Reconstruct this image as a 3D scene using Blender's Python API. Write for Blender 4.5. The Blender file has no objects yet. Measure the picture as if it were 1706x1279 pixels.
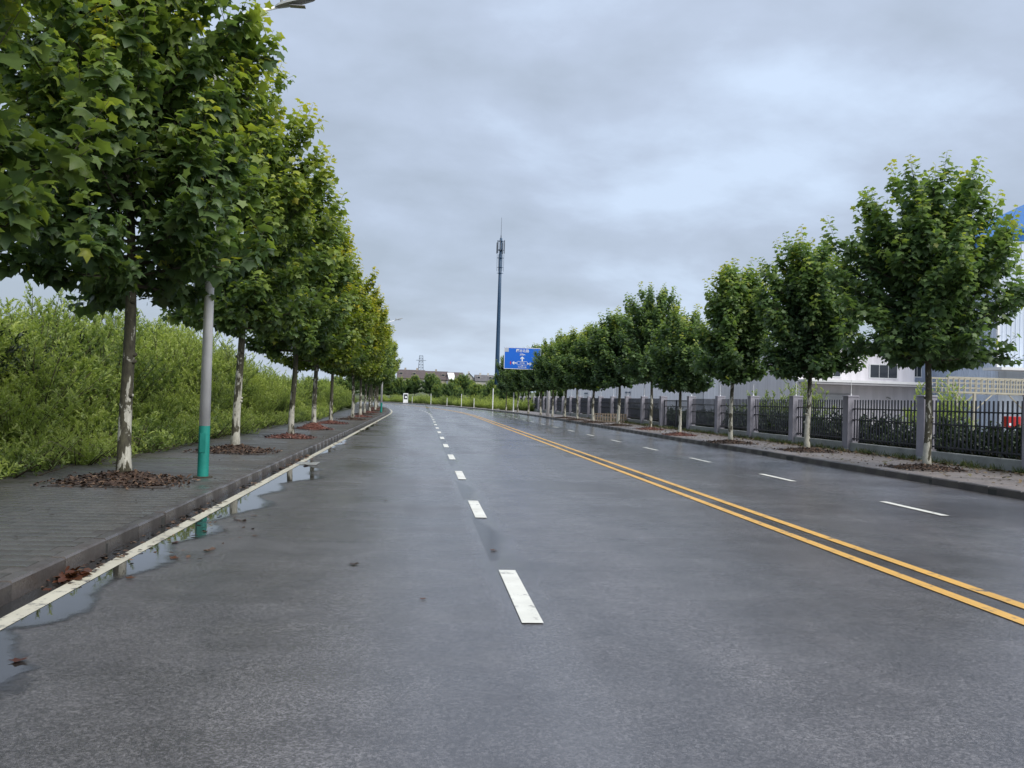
import bpy, bmesh, math, random
import numpy as np
from mathutils import Vector, Matrix
R_ = math.radians
sc = bpy.context.scene
col = sc.collection

# ------------------------------------------------------------------ camera
F_PX, W_PX = 1500.0, 1706.0
YAW, PITCH, ROLL, EYE = 5.683, 0.991, 1.7, 1.6
cd = bpy.data.cameras.new('camera')
cd.sensor_width = 36.0
cd.lens = 36.0 * F_PX / W_PX
cd.clip_start = 0.05
cd.clip_end = 6000
cam = bpy.data.objects.new('camera', cd)
col.objects.link(cam)
fw = Vector((math.sin(R_(YAW)) * math.cos(R_(PITCH)), math.cos(R_(YAW)) * math.cos(R_(PITCH)), math.sin(R_(PITCH))))
rt = fw.cross(Vector((0, 0, 1))).normalized()
up = rt.cross(fw)
cr, sr = math.cos(R_(ROLL)), math.sin(R_(ROLL))
rt2 = rt * cr + up * sr          # the picture's content turns clockwise
up2 = up * cr - rt * sr
m = Matrix((rt2, up2, -fw)).transposed().to_4x4()
m.translation = Vector((0, 0, EYE))
cam.matrix_world = m
sc.camera = cam

# ------------------------------------------------------------------ sky and sun
SUN_EL, SUN_AZ = 50.0, 138.0       # degrees, azimuth clockwise from the road's direction (+Y)
w = bpy.data.worlds.new('World')
sc.world = w
w.use_nodes = True
nt = w.node_tree
nt.nodes.clear()
def wn(t, **k):
    n = nt.nodes.new(t)
    for a, b in k.items():
        setattr(n, a, b)
    return n
out = wn('ShaderNodeOutputWorld')
bg = wn('ShaderNodeBackground')
bg.inputs['Strength'].default_value = 0.1
nt.links.new(bg.outputs[0], out.inputs[0])
sky = wn('ShaderNodeTexSky', sky_type='NISHITA')
sky.sun_disc = False
sky.sun_elevation = R_(SUN_EL)
sky.sun_rotation = R_(SUN_AZ)
sky.air_density = 1.0
sky.dust_density = 2.0
tc = wn('ShaderNodeTexCoord')
sep = wn('ShaderNodeSeparateXYZ')
nt.links.new(tc.outputs['Generated'], sep.inputs[0])
def wmath(op, a, b=None, clamp=False):
    n = wn('ShaderNodeMath', operation=op, use_clamp=clamp)
    for i, v in enumerate((a, b)):
        if v is None:
            continue
        if isinstance(v, (int, float)):
            n.inputs[i].default_value = v
        else:
            nt.links.new(v, n.inputs[i])
    return n.outputs[0]
zz = wmath('ADD', wmath('MAXIMUM', sep.outputs['Z'], 0.0), 0.34)
cmb = wn('ShaderNodeCombineXYZ')
nt.links.new(wmath('DIVIDE', sep.outputs['X'], zz), cmb.inputs[0])
nt.links.new(wmath('DIVIDE', sep.outputs['Y'], zz), cmb.inputs[1])
def wnoise(scale, detail, rough, dist, off, sx=1.0):
    mp = wn('ShaderNodeMapping')
    mp.inputs['Location'].default_value = off
    mp.inputs['Scale'].default_value = (sx, 1.0, 1.0)
    nt.links.new(cmb.outputs[0], mp.inputs[0])
    n = wn('ShaderNodeTexNoise')
    n.inputs['Scale'].default_value = scale
    n.inputs['Detail'].default_value = detail
    n.inputs['Roughness'].default_value = rough
    n.inputs['Distortion'].default_value = dist
    nt.links.new(mp.outputs[0], n.inputs['Vector'])
    return n.outputs['Fac']
n1 = wnoise(1.0, 3, 0.5, 0.4, (3.1, 1.7, 0), 1.0)
n2 = wnoise(3.0, 9, 0.54, 0.12, (7.3, 2.9, 0), 0.85)
den = wmath('ADD', wmath('MULTIPLY', n1, 0.5), wmath('MULTIPLY', n2, 0.5))
ramp = wn('ShaderNodeValToRGB')
e = ramp.color_ramp.elements
e[0].position, e[0].color = 0.40, (0.425, 0.492, 0.595, 1)
e[1].position, e[1].color = 0.60, (0.640, 0.760, 0.945, 1)
e2 = ramp.color_ramp.elements.new(0.50)
e2.color = (0.505, 0.584, 0.724, 1)
nt.links.new(den, ramp.inputs[0])
gain = wn('ShaderNodeVectorMath', operation='SCALE')
nt.links.new(wmath('MULTIPLY', wmath('ADD', wmath('MULTIPLY', wmath('MAXIMUM', sep.outputs['Z'], 0.0), 0.36), 0.83), 4.25), gain.inputs['Scale'])  # overcast: brighter overhead
nt.links.new(ramp.outputs[0], gain.inputs[0])
mixs = wn('ShaderNodeMix', data_type='RGBA')
mixs.inputs['Factor'].default_value = 0.92
nt.links.new(sky.outputs[0], mixs.inputs['A'])
nt.links.new(gain.outputs[0], mixs.inputs['B'])
nt.links.new(mixs.outputs['Result'], bg.inputs['Color'])

sl = bpy.data.lights.new('sun', 'SUN')
sl.energy = 1.5
sl.angle = R_(50)
sl.color = (1.0, 0.965, 0.90)
so = bpy.data.objects.new('sun', sl)
col.objects.link(so)
sd = Vector((math.sin(R_(SUN_AZ)) * math.cos(R_(SUN_EL)), math.cos(R_(SUN_AZ)) * math.cos(R_(SUN_EL)), math.sin(R_(SUN_EL))))
so.rotation_euler = sd.to_track_quat('Z', 'Y').to_euler()
so.location = sd * 60

vs = sc.view_settings
vs.view_transform = 'Standard'
vs.look = 'None'
vs.exposure = 1.4
vs.gamma = 1.0
vs.use_curve_mapping = False
sc.render.engine = 'CYCLES'
cy = sc.cycles
cy.use_denoising = True
cy.max_bounces = 9
cy.diffuse_bounces = 5
cy.glossy_bounces = 3
cy.transmission_bounces = 7
cy.transparent_max_bounces = 6
cy.caustics_reflective = False
cy.caustics_refractive = False

# ------------------------------------------------------------------ materials
MATS = {}
class NB:
    def __init__(self, name):
        self.m = bpy.data.materials.new(name)
        self.m.use_nodes = True
        self.t = self.m.node_tree
        self.t.nodes.clear()
        self.o = self.t.nodes.new('ShaderNodeOutputMaterial')
        self.p = self.t.nodes.new('ShaderNodeBsdfPrincipled')
        self.l(self.p.outputs[0], self.o.inputs[0])
        self.tc = self.t.nodes.new('ShaderNodeTexCoord')
        MATS[name] = self.m
    def l(self, a, b):
        self.t.links.new(a, b)
    def n(self, typ, **k):
        x = self.t.nodes.new(typ)
        for a, b in k.items():
            setattr(x, a, b)
        return x
    def put(self, sock, v):
        if isinstance(v, (int, float)):
            sock.default_value = v
        elif isinstance(v, tuple):
            sock.default_value = v if len(v) == len(sock.default_value) else (*v, 1)
        else:
            self.l(v, sock)
    def set(self, **k):
        for a, b in k.items():
            self.put(self.p.inputs[a.replace('_', ' ')], b)
    def vec(self, scale=(1, 1, 1), loc=(0, 0, 0), src='Object', jitter=False):
        mp = self.n('ShaderNodeMapping')
        mp.inputs['Scale'].default_value = scale
        mp.inputs['Location'].default_value = loc
        s = self.tc.outputs[src]
        if jitter:
            oi = self.n('ShaderNodeObjectInfo')
            sm = self.n('ShaderNodeMath', operation='MULTIPLY')
            sm.inputs[1].default_value = 37.0
            self.l(oi.outputs['Random'], sm.inputs[0])
            ad = self.n('ShaderNodeVectorMath', operation='ADD')
            self.l(s, ad.inputs[0])
            self.l(sm.outputs[0], ad.inputs[1])
            s = ad.outputs[0]
        self.l(s, mp.inputs[0])
        return mp.outputs[0]
    def noise(self, scale, detail=3, rough=0.55, vec=None, dist=0.0):
        x = self.n('ShaderNodeTexNoise')
        x.inputs['Scale'].default_value = scale
        x.inputs['Detail'].default_value = detail
        x.inputs['Roughness'].default_value = rough
        x.inputs['Distortion'].default_value = dist
        self.l(vec if vec is not None else self.tc.outputs['Object'], x.inputs['Vector'])
        return x.outputs['Fac']
    def ramp(self, fac, stops, interp='LINEAR'):
        x = self.n('ShaderNodeValToRGB')
        x.color_ramp.interpolation = interp
        el = x.color_ramp.elements
        while len(el) < len(stops):
            el.new(0.5)
        for q, (p, c) in zip(el, stops):
            q.position = p
            q.color = (*c, 1) if isinstance(c, tuple) else (c, c, c, 1)
        self.l(fac, x.inputs[0])
        return x.outputs[0]
    def mix(self, f, a, b, blend='MIX'):
        x = self.n('ShaderNodeMix', data_type='RGBA', blend_type=blend)
        self.put(x.inputs['Factor'], f)
        for s, v in (('A', a), ('B', b)):
            self.put(x.inputs[s], v)
        return x.outputs['Result']
    def math(self, op, a, b=0.0, clamp=False):
        x = self.n('ShaderNodeMath', operation=op, use_clamp=clamp)
        self.put(x.inputs[0], a)
        self.put(x.inputs[1], b)
        return x.outputs[0]
    def mr(self, v, a, b, c=0.0, d=1.0):
        x = self.n('ShaderNodeMapRange')
        self.put(x.inputs[0], v)
        for i, q in enumerate((a, b, c, d)):
            x.inputs[i + 1].default_value = q
        return x.outputs[0]
    def bump(self, h, strength=0.3, dist=0.01):
        x = self.n('ShaderNodeBump')
        x.inputs['Strength'].default_value = strength
        x.inputs['Distance'].default_value = dist
        self.l(h, x.inputs['Height'])
        self.l(x.outputs[0], self.p.inputs['Normal'])

def simple(name, c, rough=0.6, var=0.25, scale=4.0, metal=0.0, bump=0.0, bscale=40.0, jitter=True):
    b = NB(name)
    f = b.noise(scale, 5, 0.6, b.vec(jitter=jitter))
    dk = tuple(x * (1 - var) for x in c)
    lt = tuple(min(1, x * (1 + var)) for x in c)
    b.set(Base_Color=b.ramp(f, [(0.3, dk), (0.7, lt)]), Metallic=metal)
    b.set(Roughness=b.mr(f, 0.3, 0.7, max(0.05, rough - 0.1), min(1, rough + 0.1)))
    if bump:
        b.bump(b.noise(bscale, 4, 0.6, b.vec(jitter=jitter)), bump, 0.01)
    return b.m

def asphalt():
    b = NB('asphalt')
    sepx = b.n('ShaderNodeSeparateXYZ')
    b.l(b.tc.outputs['Object'], sepx.inputs[0])
    vo = b.n('ShaderNodeTexVoronoi')
    vo.inputs['Scale'].default_value = 88
    b.l(b.tc.outputs['Object'], vo.inputs['Vector'])
    vsep = b.n('ShaderNodeSeparateColor')
    b.l(vo.outputs['Color'], vsep.inputs[0])
    stone = b.mr(vsep.outputs[0], 0.0, 1.0, 0.36, 0.64)
    fine = b.math('ADD', b.math('MULTIPLY', stone, 0.5), b.math('ADD', b.math('MULTIPLY', b.noise(110, 2, 0.7), 0.25), b.math('MULTIPLY', b.noise(30, 4, 0.7), 0.25)))
    grit = b.noise(240, 1, 0.5)
    big = b.noise(0.33, 5, 0.6)
    tracks = b.noise(1.0, 4, 0.55, b.vec((0.75, 0.05, 1), (2.0, 0, 0)))
    cross = b.noise(1.0, 5, 0.6, b.vec((0.10, 1.5, 1)))
    c1 = b.ramp(fine, [(0.37, (0.018, 0.017, 0.018)), (0.50, (0.082, 0.077, 0.079)), (0.63, (0.230, 0.220, 0.220))])
    c2 = b.mix(b.mr(big, 0.35, 0.7), c1, (0.066, 0.061, 0.062), 'MIX')
    c2 = b.mix(0.5, c1, c2)
    c2 = b.mix(1.0, c2, b.ramp(tracks, [(0.33, (0.68, 0.67, 0.68)), (0.66, (1.22, 1.20, 1.22))]), 'MULTIPLY')
    c2 = b.mix(1.0, c2, b.ramp(b.noise(1.6, 6, 0.7, b.vec((1, 1, 1), (5, 3, 0))), [(0.36, (0.78, 0.77, 0.78)), (0.62, (1.15, 1.15, 1.15))]), 'MULTIPLY')
    # dark tar joint between the two yellow lines
    xx = sepx.outputs['X']
    band = b.math('MULTIPLY', b.mr(b.math('ABSOLUTE', b.math('SUBTRACT', xx, 4.85)), 0.05, 0.13, 1, 0), b.mr(b.noise(1.0, 4, 0.6, b.vec((1.5, 0.22, 1), (0, 4, 0))), 0.42, 0.56, 0.45, 1.0))
    c3 = b.mix(b.math('MULTIPLY', band, 0.85), c2, (0.030, 0.021, 0.015))
    # paler, smoother strip under the lane dashes
    seam = b.math('MULTIPLY', b.mr(b.math('ABSOLUTE', b.math('SUBTRACT', xx, 0.84)), 0.10, 0.28, 1, 0), b.mr(tracks, 0.35, 0.6, 0.4, 1.0))
    b.set(Base_Color=b.mix(b.math('MULTIPLY', seam, 0.25), c3, (0.13, 0.13, 0.14)))
    wet = b.math('ADD', b.math('MULTIPLY', big, 0.45), b.math('ADD', b.math('MULTIPLY', tracks, 0.35), b.math('MULTIPLY', cross, 0.20)))
    r = b.mr(wet, 0.40, 0.60, 0.38, 0.14)
    r = b.math('SUBTRACT', r, b.math('MULTIPLY', seam, 0.14))
    r = b.math('SUBTRACT', r, b.mr(sepx.outputs['X'], 5.2, 8.5, 0.0, 0.10))
    r = b.math('ADD', r, b.math('MULTIPLY', b.math('SUBTRACT', grit, 0.5), 0.25))
    b.set(Roughness=b.math('MAXIMUM', r, 0.08), IOR=1.95)
    b.bump(b.math('ADD', b.math('MULTIPLY', fine, 0.7), b.math('MULTIPLY', grit, 0.5)), 0.36, 0.008)
    return b.m

def water():
    b = NB('puddle_water')
    b.set(Base_Color=(0.022, 0.021, 0.020), Roughness=0.025, IOR=1.36)
    a = b.n('ShaderNodeAttribute', attribute_name='depth')
    f = b.math('ADD', a.outputs['Fac'], b.math('MULTIPLY', b.math('SUBTRACT', b.noise(3.5, 5, 0.65), 0.5), 0.9))
    b.set(Alpha=b.mr(f, 0.18, 0.50), Roughness=b.mr(f, 0.35, 0.75, 0.16, 0.02))
    b.bump(b.noise(5.0, 2, 0.5), 0.02, 0.01)
    return b.m

def damp():
    b = NB('damp_film')
    b.set(Base_Color=(0.06, 0.06, 0.065), Roughness=0.14, IOR=1.8)
    a = b.n('ShaderNodeAttribute', attribute_name='depth')
    f = b.math('ADD', a.outputs['Fac'], b.math('MULTIPLY', b.math('SUBTRACT', b.noise(3.0, 5, 0.65), 0.5), 1.2))
    b.set(Alpha=b.math('MULTIPLY', b.mr(f, 0.2, 0.9), 0.45))

def paint(name, c, chips=0.60):
    b = NB(name)
    wear = b.noise(5, 9, 0.74)
    grime = b.noise(1.3, 4, 0.6)
    dirty = tuple(x * 0.72 for x in c)
    cc = b.mix(b.mr(grime, 0.35, 0.7), c, dirty)
    b.set(Base_Color=b.mix(b.mr(wear, chips, chips + 0.07), cc, (0.085, 0.083, 0.085)), Roughness=b.mr(grime, 0.3, 0.7, 0.35, 0.6))
    b.bump(b.noise(90, 3, 0.6), 0.25, 0.006)
    return b.m

def paving(name, c1, c2, joint=True, moss=(0.022, 0.024, 0.011)):
    b = NB(name)
    big = b.noise(0.5, 6, 0.65)
    fine = b.noise(35, 4, 0.65)
    spots = b.noise(2.6, 5, 0.7, b.vec((1, 1, 1), (9, 0, 0)))
    oi = b.n('ShaderNodeObjectInfo')
    c = b.mix(b.mr(big, 0.35, 0.68), c1, c2)
    c = b.mix(b.math('MULTIPLY', b.mr(spots, 0.52, 0.66), 0.7), c, moss)
    c = b.mix(0.35, c, b.ramp(fine, [(0.3, tuple(x * 0.55 for x in c1)), (0.7, tuple(x * 1.5 for x in c2))]))
    c = b.mix(0.22, c, b.ramp(oi.outputs['Random'], [(0, tuple(x * 0.5 for x in c1)), (1, tuple(x * 1.5 for x in c2))]))
    if joint:
        bk = b.n('ShaderNodeTexBrick')
        bk.inputs['Scale'].default_value = 1.0
        bk.inputs['Brick Width'].default_value = 0.25
        bk.inputs['Row Height'].default_value = 0.25
        bk.inputs['Mortar Size'].default_value = 0.004
        bk.inputs['Color1'].default_value = (1, 1, 1, 1)
        bk.inputs['Color2'].default_value = (0.82, 0.82, 0.82, 1)
        bk.inputs['Mortar'].default_value = (0.42, 0.42, 0.40, 1)
        b.l(b.tc.outputs['Object'], bk.inputs['Vector'])
        c = b.mix(0.75, c, bk.outputs['Color'], 'MULTIPLY')
    b.set(Base_Color=c, Roughness=b.mr(b.noise(1.1, 5, 0.6, b.vec((0.6, 1.6, 1))), 0.4, 0.62, 0.62, 0.26))
    b.bump(fine, 0.35, 0.008)
    return b.m

def leafmat(name, stops, trans=0.42, tint=(1.25, 1.35, 0.6), vary=0.12):
    b = NB(name)
    a = b.n('ShaderNodeAttribute', attribute_name='tone')
    oi = b.n('ShaderNodeObjectInfo')
    f = b.math('ADD', a.outputs['Fac'], b.math('MULTIPLY', b.math('SUBTRACT', oi.outputs['Random'], 0.5), vary))
    c = b.ramp(f, stops)
    c = b.mix(0.35, c, b.ramp(b.noise(14, 3, 0.6), [(0.3, 0.45), (0.7, 1.3)]), 'MULTIPLY')
    b.set(Base_Color=c, Roughness=0.42, IOR=1.45)
    b.p.inputs['Specular IOR Level'].default_value = 0.5
    tr = b.n('ShaderNodeBsdfTranslucent')
    tm = b.n('ShaderNodeVectorMath', operation='MULTIPLY')
    tm.inputs[1].default_value = tint
    b.l(c, tm.inputs[0])
    b.l(tm.outputs[0], tr.inputs[0])
    mx = b.n('ShaderNodeMixShader')
    mx.inputs[0].default_value = trans
    b.l(b.p.outputs[0], mx.inputs[1])
    b.l(tr.outputs[0], mx.inputs[2])
    b.l(mx.outputs[0], b.o.inputs[0])
    return b.m

def bark():
    b = NB('plane_bark')
    v = b.vec((1, 1, 0.42), jitter=True)
    big = b.noise(5.5, 5, 0.62, v, 0.6)
    sm = b.noise(26, 4, 0.6, v)
    sepx = b.n('ShaderNodeSeparateXYZ')
    b.l(b.tc.outputs['Object'], sepx.inputs[0])
    k = b.math('ADD', big, b.mr(sepx.outputs['Z'], 0.0, 2.4, 0.11, -0.08))
    dark = b.ramp(sm, [(0.3, (0.035, 0.030, 0.020)), (0.7, (0.095, 0.088, 0.052))])
    pale = b.ramp(sm, [(0.3, (0.34, 0.33, 0.27)), (0.7, (0.56, 0.54, 0.46))])
    oi = b.n('ShaderNodeObjectInfo')
    th = b.mr(oi.outputs['Random'], 0, 1, -0.085, 0.06)
    b.set(Base_Color=b.mix(b.mr(b.math('ADD', k, th), 0.505, 0.530), dark, pale), Roughness=0.75)
    b.bump(b.math('ADD', big, b.math('MULTIPLY', sm, 0.4)), 0.6, 0.02)
    return b.m

def corrug(name, c, period=0.2, rough=0.45):
    b = NB(name)
    streak = b.noise(1.0, 5, 0.6, b.vec((3.0, 3.0, 0.25)))
    b.set(Base_Color=b.ramp(streak, [(0.35, tuple(x * 0.82 for x in c)), (0.7, c)]), Roughness=rough)
    return b.m

asphalt()
water()
damp()
paint('white_paint', (0.74, 0.73, 0.66), 0.57)
paint('edge_paint', (0.55, 0.52, 0.42), 0.545)
paint('yellow_paint', (0.68, 0.385, 0.085), 0.56)
paving('left_paving', (0.036, 0.033, 0.029), (0.088, 0.079, 0.072), True)
paving('paver_stone', (0.035, 0.033, 0.028), (0.086, 0.078, 0.070), False)
paving('right_paving', (0.100, 0.083, 0.073), (0.195, 0.165, 0.150), True, (0.13, 0.11, 0.085))
paving('kerb_stone', (0.026, 0.022, 0.020), (0.090, 0.077, 0.070), False, (0.014, 0.012, 0.008))
simple('joint_dirt', (0.030, 0.030, 0.026), 0.8, 0.4, 8)
simple('soil', (0.055, 0.045, 0.028), 0.9, 0.5, 2, bump=0.8, bscale=20)
simple('field_ground', (0.065, 0.080, 0.030), 0.9, 0.4, 0.3, bump=0.5, bscale=3)
simple('bank_soil', (0.030, 0.038, 0.014), 0.95, 0.5, 1.5, bump=0.8, bscale=9)
simple('yard_concrete', (0.26, 0.25, 0.24), 0.7, 0.15, 0.6)
simple('mulch', (0.060, 0.034, 0.022), 0.9, 0.5, 9, bump=1.0, bscale=40)
simple('red_earth', (0.125, 0.042, 0.026), 0.9, 0.35, 9, bump=1.0, bscale=30)
def chips(name, cs):
    b = NB(name)
    a = b.n('ShaderNodeAttribute', attribute_name='tone')
    b.set(Base_Color=b.ramp(a.outputs['Fac'], [(i / (len(cs) - 1), c) for i, c in enumerate(cs)]), Roughness=0.7)
chips('chips_brown', [(0.014, 0.009, 0.006), (0.045, 0.024, 0.014), (0.085, 0.046, 0.026), (0.16, 0.105, 0.066)])
chips('chips_red', [(0.040, 0.015, 0.012), (0.11, 0.035, 0.024), (0.15, 0.060, 0.045), (0.20, 0.15, 0.13)])
chips('litter', [(0.055, 0.035, 0.018), (0.13, 0.085, 0.035), (0.08, 0.085, 0.03), (0.17, 0.11, 0.06)])
chips('dry_leaf', [(0.12, 0.030, 0.018), (0.17, 0.060, 0.030), (0.09, 0.050, 0.028)])
simple('dark_soil', (0.030, 0.022, 0.016), 0.9, 0.5, 9)
simple('pole_white', (0.86, 0.86, 0.86), 0.5, 0.10, 3)
simple('pole_teal', (0.012, 0.215, 0.175), 0.45, 0.2, 4)
simple('lamp_grey', (0.30, 0.31, 0.30), 0.4, 0.1, 4)
simple('dark_blue_steel', (0.014, 0.050, 0.105), 0.5, 0.15, 2)
simple('antenna_grey', (0.10, 0.12, 0.15), 0.5, 0.15, 2)
simple('pillar_render', (0.30, 0.29, 0.335), 0.8, 0.18, 2.2, bump=0.2)
simple('wall_base', (0.27, 0.28, 0.27), 0.85, 0.25, 1.6, bump=0.3)
simple('picket_black', (0.012, 0.015, 0.026), 0.4, 0.3, 5)
simple('steel_beige', (0.40, 0.37, 0.29), 0.55, 0.12, 2)
simple('window_frame', (0.72, 0.72, 0.72), 0.5, 0.05)
simple('shutter_grey', (0.50, 0.50, 0.52), 0.5, 0.08)
simple('red_enamel', (0.42, 0.020, 0.018), 0.35, 0.1)
simple('sign_white', (0.78, 0.80, 0.82), 0.4, 0.03)
simple('sign_grey', (0.42, 0.45, 0.50), 0.4, 0.05)
simple('sign_red', (0.55, 0.02, 0.03), 0.4, 0.03)
b_ = NB('sign_blue'); b_.set(Base_Color=(0.004, 0.125, 0.60), Roughness=0.45)
simple('pallet_wood', (0.17, 0.135, 0.10), 0.8, 0.25, 5)
simple('roof_brown', (0.085, 0.066, 0.066), 0.8, 0.25, 1.0)  # brown tiles, muted: distance haze is put into the colour
simple('roof_grey', (0.11, 0.105, 0.11), 0.8, 0.25, 1.0)
simple('house_wall', (0.34, 0.30, 0.25), 0.85, 0.12, 0.5)
simple('house_pale', (0.52, 0.50, 0.46), 0.85, 0.10, 0.5)
b_ = NB('glass_dark'); b_.set(Base_Color=(0.030, 0.036, 0.045), Roughness=0.08, IOR=1.5)
b_ = NB('lamp_lens'); b_.set(Base_Color=(0.35, 0.33, 0.33), Roughness=0.2)
corrug('clad_lilac', (0.82, 0.78, 0.81))
corrug('clad_white', (0.80, 0.79, 0.82))
corrug('clad_blue_pale', (0.62, 0.69, 0.80))
corrug('clad_blue', (0.010, 0.170, 0.52))
simple('canopy_grey', (0.42, 0.41, 0.42), 0.6, 0.1)
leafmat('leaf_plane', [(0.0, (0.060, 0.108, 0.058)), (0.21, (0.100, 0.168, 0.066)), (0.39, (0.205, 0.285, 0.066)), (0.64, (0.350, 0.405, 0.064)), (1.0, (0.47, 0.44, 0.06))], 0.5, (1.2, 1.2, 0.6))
leafmat('leaf_yellow', [(0.0, (0.035, 0.070, 0.02)), (0.25, (0.13, 0.19, 0.035)), (0.50, (0.29, 0.32, 0.035)), (0.78, (0.44, 0.40, 0.035)), (1.0, (0.52, 0.42, 0.04))])
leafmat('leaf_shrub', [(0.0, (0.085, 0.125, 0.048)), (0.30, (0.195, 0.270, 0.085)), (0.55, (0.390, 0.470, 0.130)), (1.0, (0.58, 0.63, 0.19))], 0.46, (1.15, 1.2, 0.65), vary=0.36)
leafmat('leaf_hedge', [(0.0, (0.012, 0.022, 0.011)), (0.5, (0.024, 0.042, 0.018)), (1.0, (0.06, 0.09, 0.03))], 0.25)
leafmat('grass_blade', [(0.0, (0.035, 0.055, 0.02)), (0.6, (0.08, 0.12, 0.03)), (1.0, (0.20, 0.18, 0.08))], 0.3)
leafmat('fallen', [(0.0, (0.075, 0.022, 0.013)), (0.5, (0.10, 0.042, 0.020)), (1.0, (0.035, 0.022, 0.014))], 0.2)
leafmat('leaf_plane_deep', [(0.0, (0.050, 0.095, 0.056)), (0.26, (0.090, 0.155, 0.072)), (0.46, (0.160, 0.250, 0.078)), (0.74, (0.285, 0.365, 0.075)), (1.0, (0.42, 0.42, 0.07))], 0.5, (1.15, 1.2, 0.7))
leafmat('leaf_shrub_dark', [(0.0, (0.045, 0.070, 0.030)), (0.4, (0.095, 0.140, 0.050)), (0.75, (0.13, 0.18, 0.055)), (1.0, (0.22, 0.27, 0.08))], 0.35, (1.15, 1.2, 0.65), vary=0.3)
bark()
simple('twig', (0.070, 0.062, 0.042), 0.8, 0.3, 9)
simple('stem', (0.060, 0.045, 0.028), 0.85, 0.3, 9)

# ------------------------------------------------------------------ helpers
def tag(o, label=None, cat=None, group=None, kind=None):
    if label: o['label'] = label
    if cat: o['category'] = cat
    if group: o['group'] = group
    if kind: o['kind'] = kind
    return o
def link(name, me, mat=None, parent=None, loc=None, rz=0.0):
    o = bpy.data.objects.new(name, me)
    col.objects.link(o)
    if mat is not None and me is not None and len(me.materials) == 0:
        me.materials.append(MATS[mat])
    if parent: o.parent = parent
    if loc is not None: o.location = loc
    if rz: o.rotation_euler = (0, 0, rz)
    return o
def empty(name, loc, rz=0.0, **k):
    o = bpy.data.objects.new(name, None)
    o.empty_display_size = 0.2
    col.objects.link(o)
    o.location = loc
    o.rotation_euler = (0, 0, rz)
    return tag(o, **k)
def inst(src, parent=None, loc=None, rz=None):
    o = src.copy()
    col.objects.link(o)
    o.parent = parent
    if loc is not None: o.location = loc
    if rz is not None: o.rotation_euler = (0, 0, rz)
    return o
def copy_tree(o, parent=None):
    c = o.copy()
    col.objects.link(c)
    c.parent = parent
    for ch in list(o.children):
        copy_tree(ch, c)
    return c

class MB:
    def __init__(self):
        self.v, self.f = [], []
    def add(self, vs, fs):
        k = len(self.v)
        self.v += [tuple(p) for p in vs]
        self.f += [tuple(i + k for i in q) for q in fs]
        return self
    def box(self, x0, x1, y0, y1, z0, z1):
        return self.add([(x0, y0, z0), (x1, y0, z0), (x1, y1, z0), (x0, y1, z0), (x0, y0, z1), (x1, y0, z1), (x1, y1, z1), (x0, y1, z1)],
                        [(0, 3, 2, 1), (4, 5, 6, 7), (0, 1, 5, 4), (1, 2, 6, 5), (2, 3, 7, 6), (3, 0, 4, 7)])
    def cbox(self, x0, x1, y0, y1, z0, z1, c):
        """box with chamfered top edges"""
        return self.add([(x0, y0, z0), (x1, y0, z0), (x1, y1, z0), (x0, y1, z0),
                         (x0, y0, z1 - c), (x1, y0, z1 - c), (x1, y1, z1 - c), (x0, y1, z1 - c),
                         (x0 + c, y0 + c, z1), (x1 - c, y0 + c, z1), (x1 - c, y1 - c, z1), (x0 + c, y1 - c, z1)],
                        [(0, 3, 2, 1), (0, 1, 5, 4), (1, 2, 6, 5), (2, 3, 7, 6), (3, 0, 4, 7),
                         (4, 5, 9, 8), (5, 6, 10, 9), (6, 7, 11, 10), (7, 4, 8, 11), (8, 9, 10, 11)])
    def tube(self, pts, rad, n=8, caps=True):
        pts = [Vector(p) for p in pts]
        rad = [rad] * len(pts) if isinstance(rad, (int, float)) else rad
        rings = []
        prev = None
        for i, p in enumerate(pts):
            d = (pts[min(i + 1, len(pts) - 1)] - pts[max(i - 1, 0)]).normalized()
            ref = prev if prev is not None else (Vector((1, 0, 0)) if abs(d.x) < 0.9 else Vector((0, 1, 0)))
            a = (ref - d * ref.dot(d)).normalized()
            prev = a
            b2 = d.cross(a)
            rings.append([p + (a * math.cos(2 * math.pi * j / n) + b2 * math.sin(2 * math.pi * j / n)) * rad[i] for j in range(n)])
        vs = [q for r in rings for q in r]
        fs = []
        for i in range(len(pts) - 1):
            for j in range(n):
                j2 = (j + 1) % n
                fs.append((i * n + j, i * n + j2, (i + 1) * n + j2, (i + 1) * n + j))
        if caps:
            fs.append(tuple(range(n))[::-1])
            fs.append(tuple((len(pts) - 1) * n + j for j in range(n)))
        return self.add(vs, fs)
    def mesh(self, name, mat=None, smooth=False):
        me = bpy.data.meshes.new(name)
        me.from_pydata(self.v, [], self.f)
        if mat: me.materials.append(MATS[mat])
        if smooth:
            me.polygons.foreach_set('use_smooth', [True] * len(me.polygons))
        me.update()
        return me
    def build(self, name, mat, parent=None, loc=None, rz=0.0, smooth=False):
        return link(name, self.mesh(name, mat, smooth), None, parent, loc, rz)

def mesh_tris(name, V, F, tone, mat, nper=3):
    me = bpy.data.meshes.new(name)
    V = np.asarray(V, np.float32)
    F = np.asarray(F, np.int32)
    me.vertices.add(len(V))
    me.vertices.foreach_set('co', V.ravel())
    me.loops.add(F.size)
    me.loops.foreach_set('vertex_index', F.ravel())
    me.polygons.add(len(F))
    me.polygons.foreach_set('loop_start', np.arange(0, F.size, nper, dtype=np.int32))
    me.update(calc_edges=True)
    a = me.attributes.new('tone', 'FLOAT', 'POINT')
    a.data.foreach_set('value', np.asarray(tone, np.float32))
    me.materials.append(MATS[mat])
    me.validate()
    return me

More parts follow.
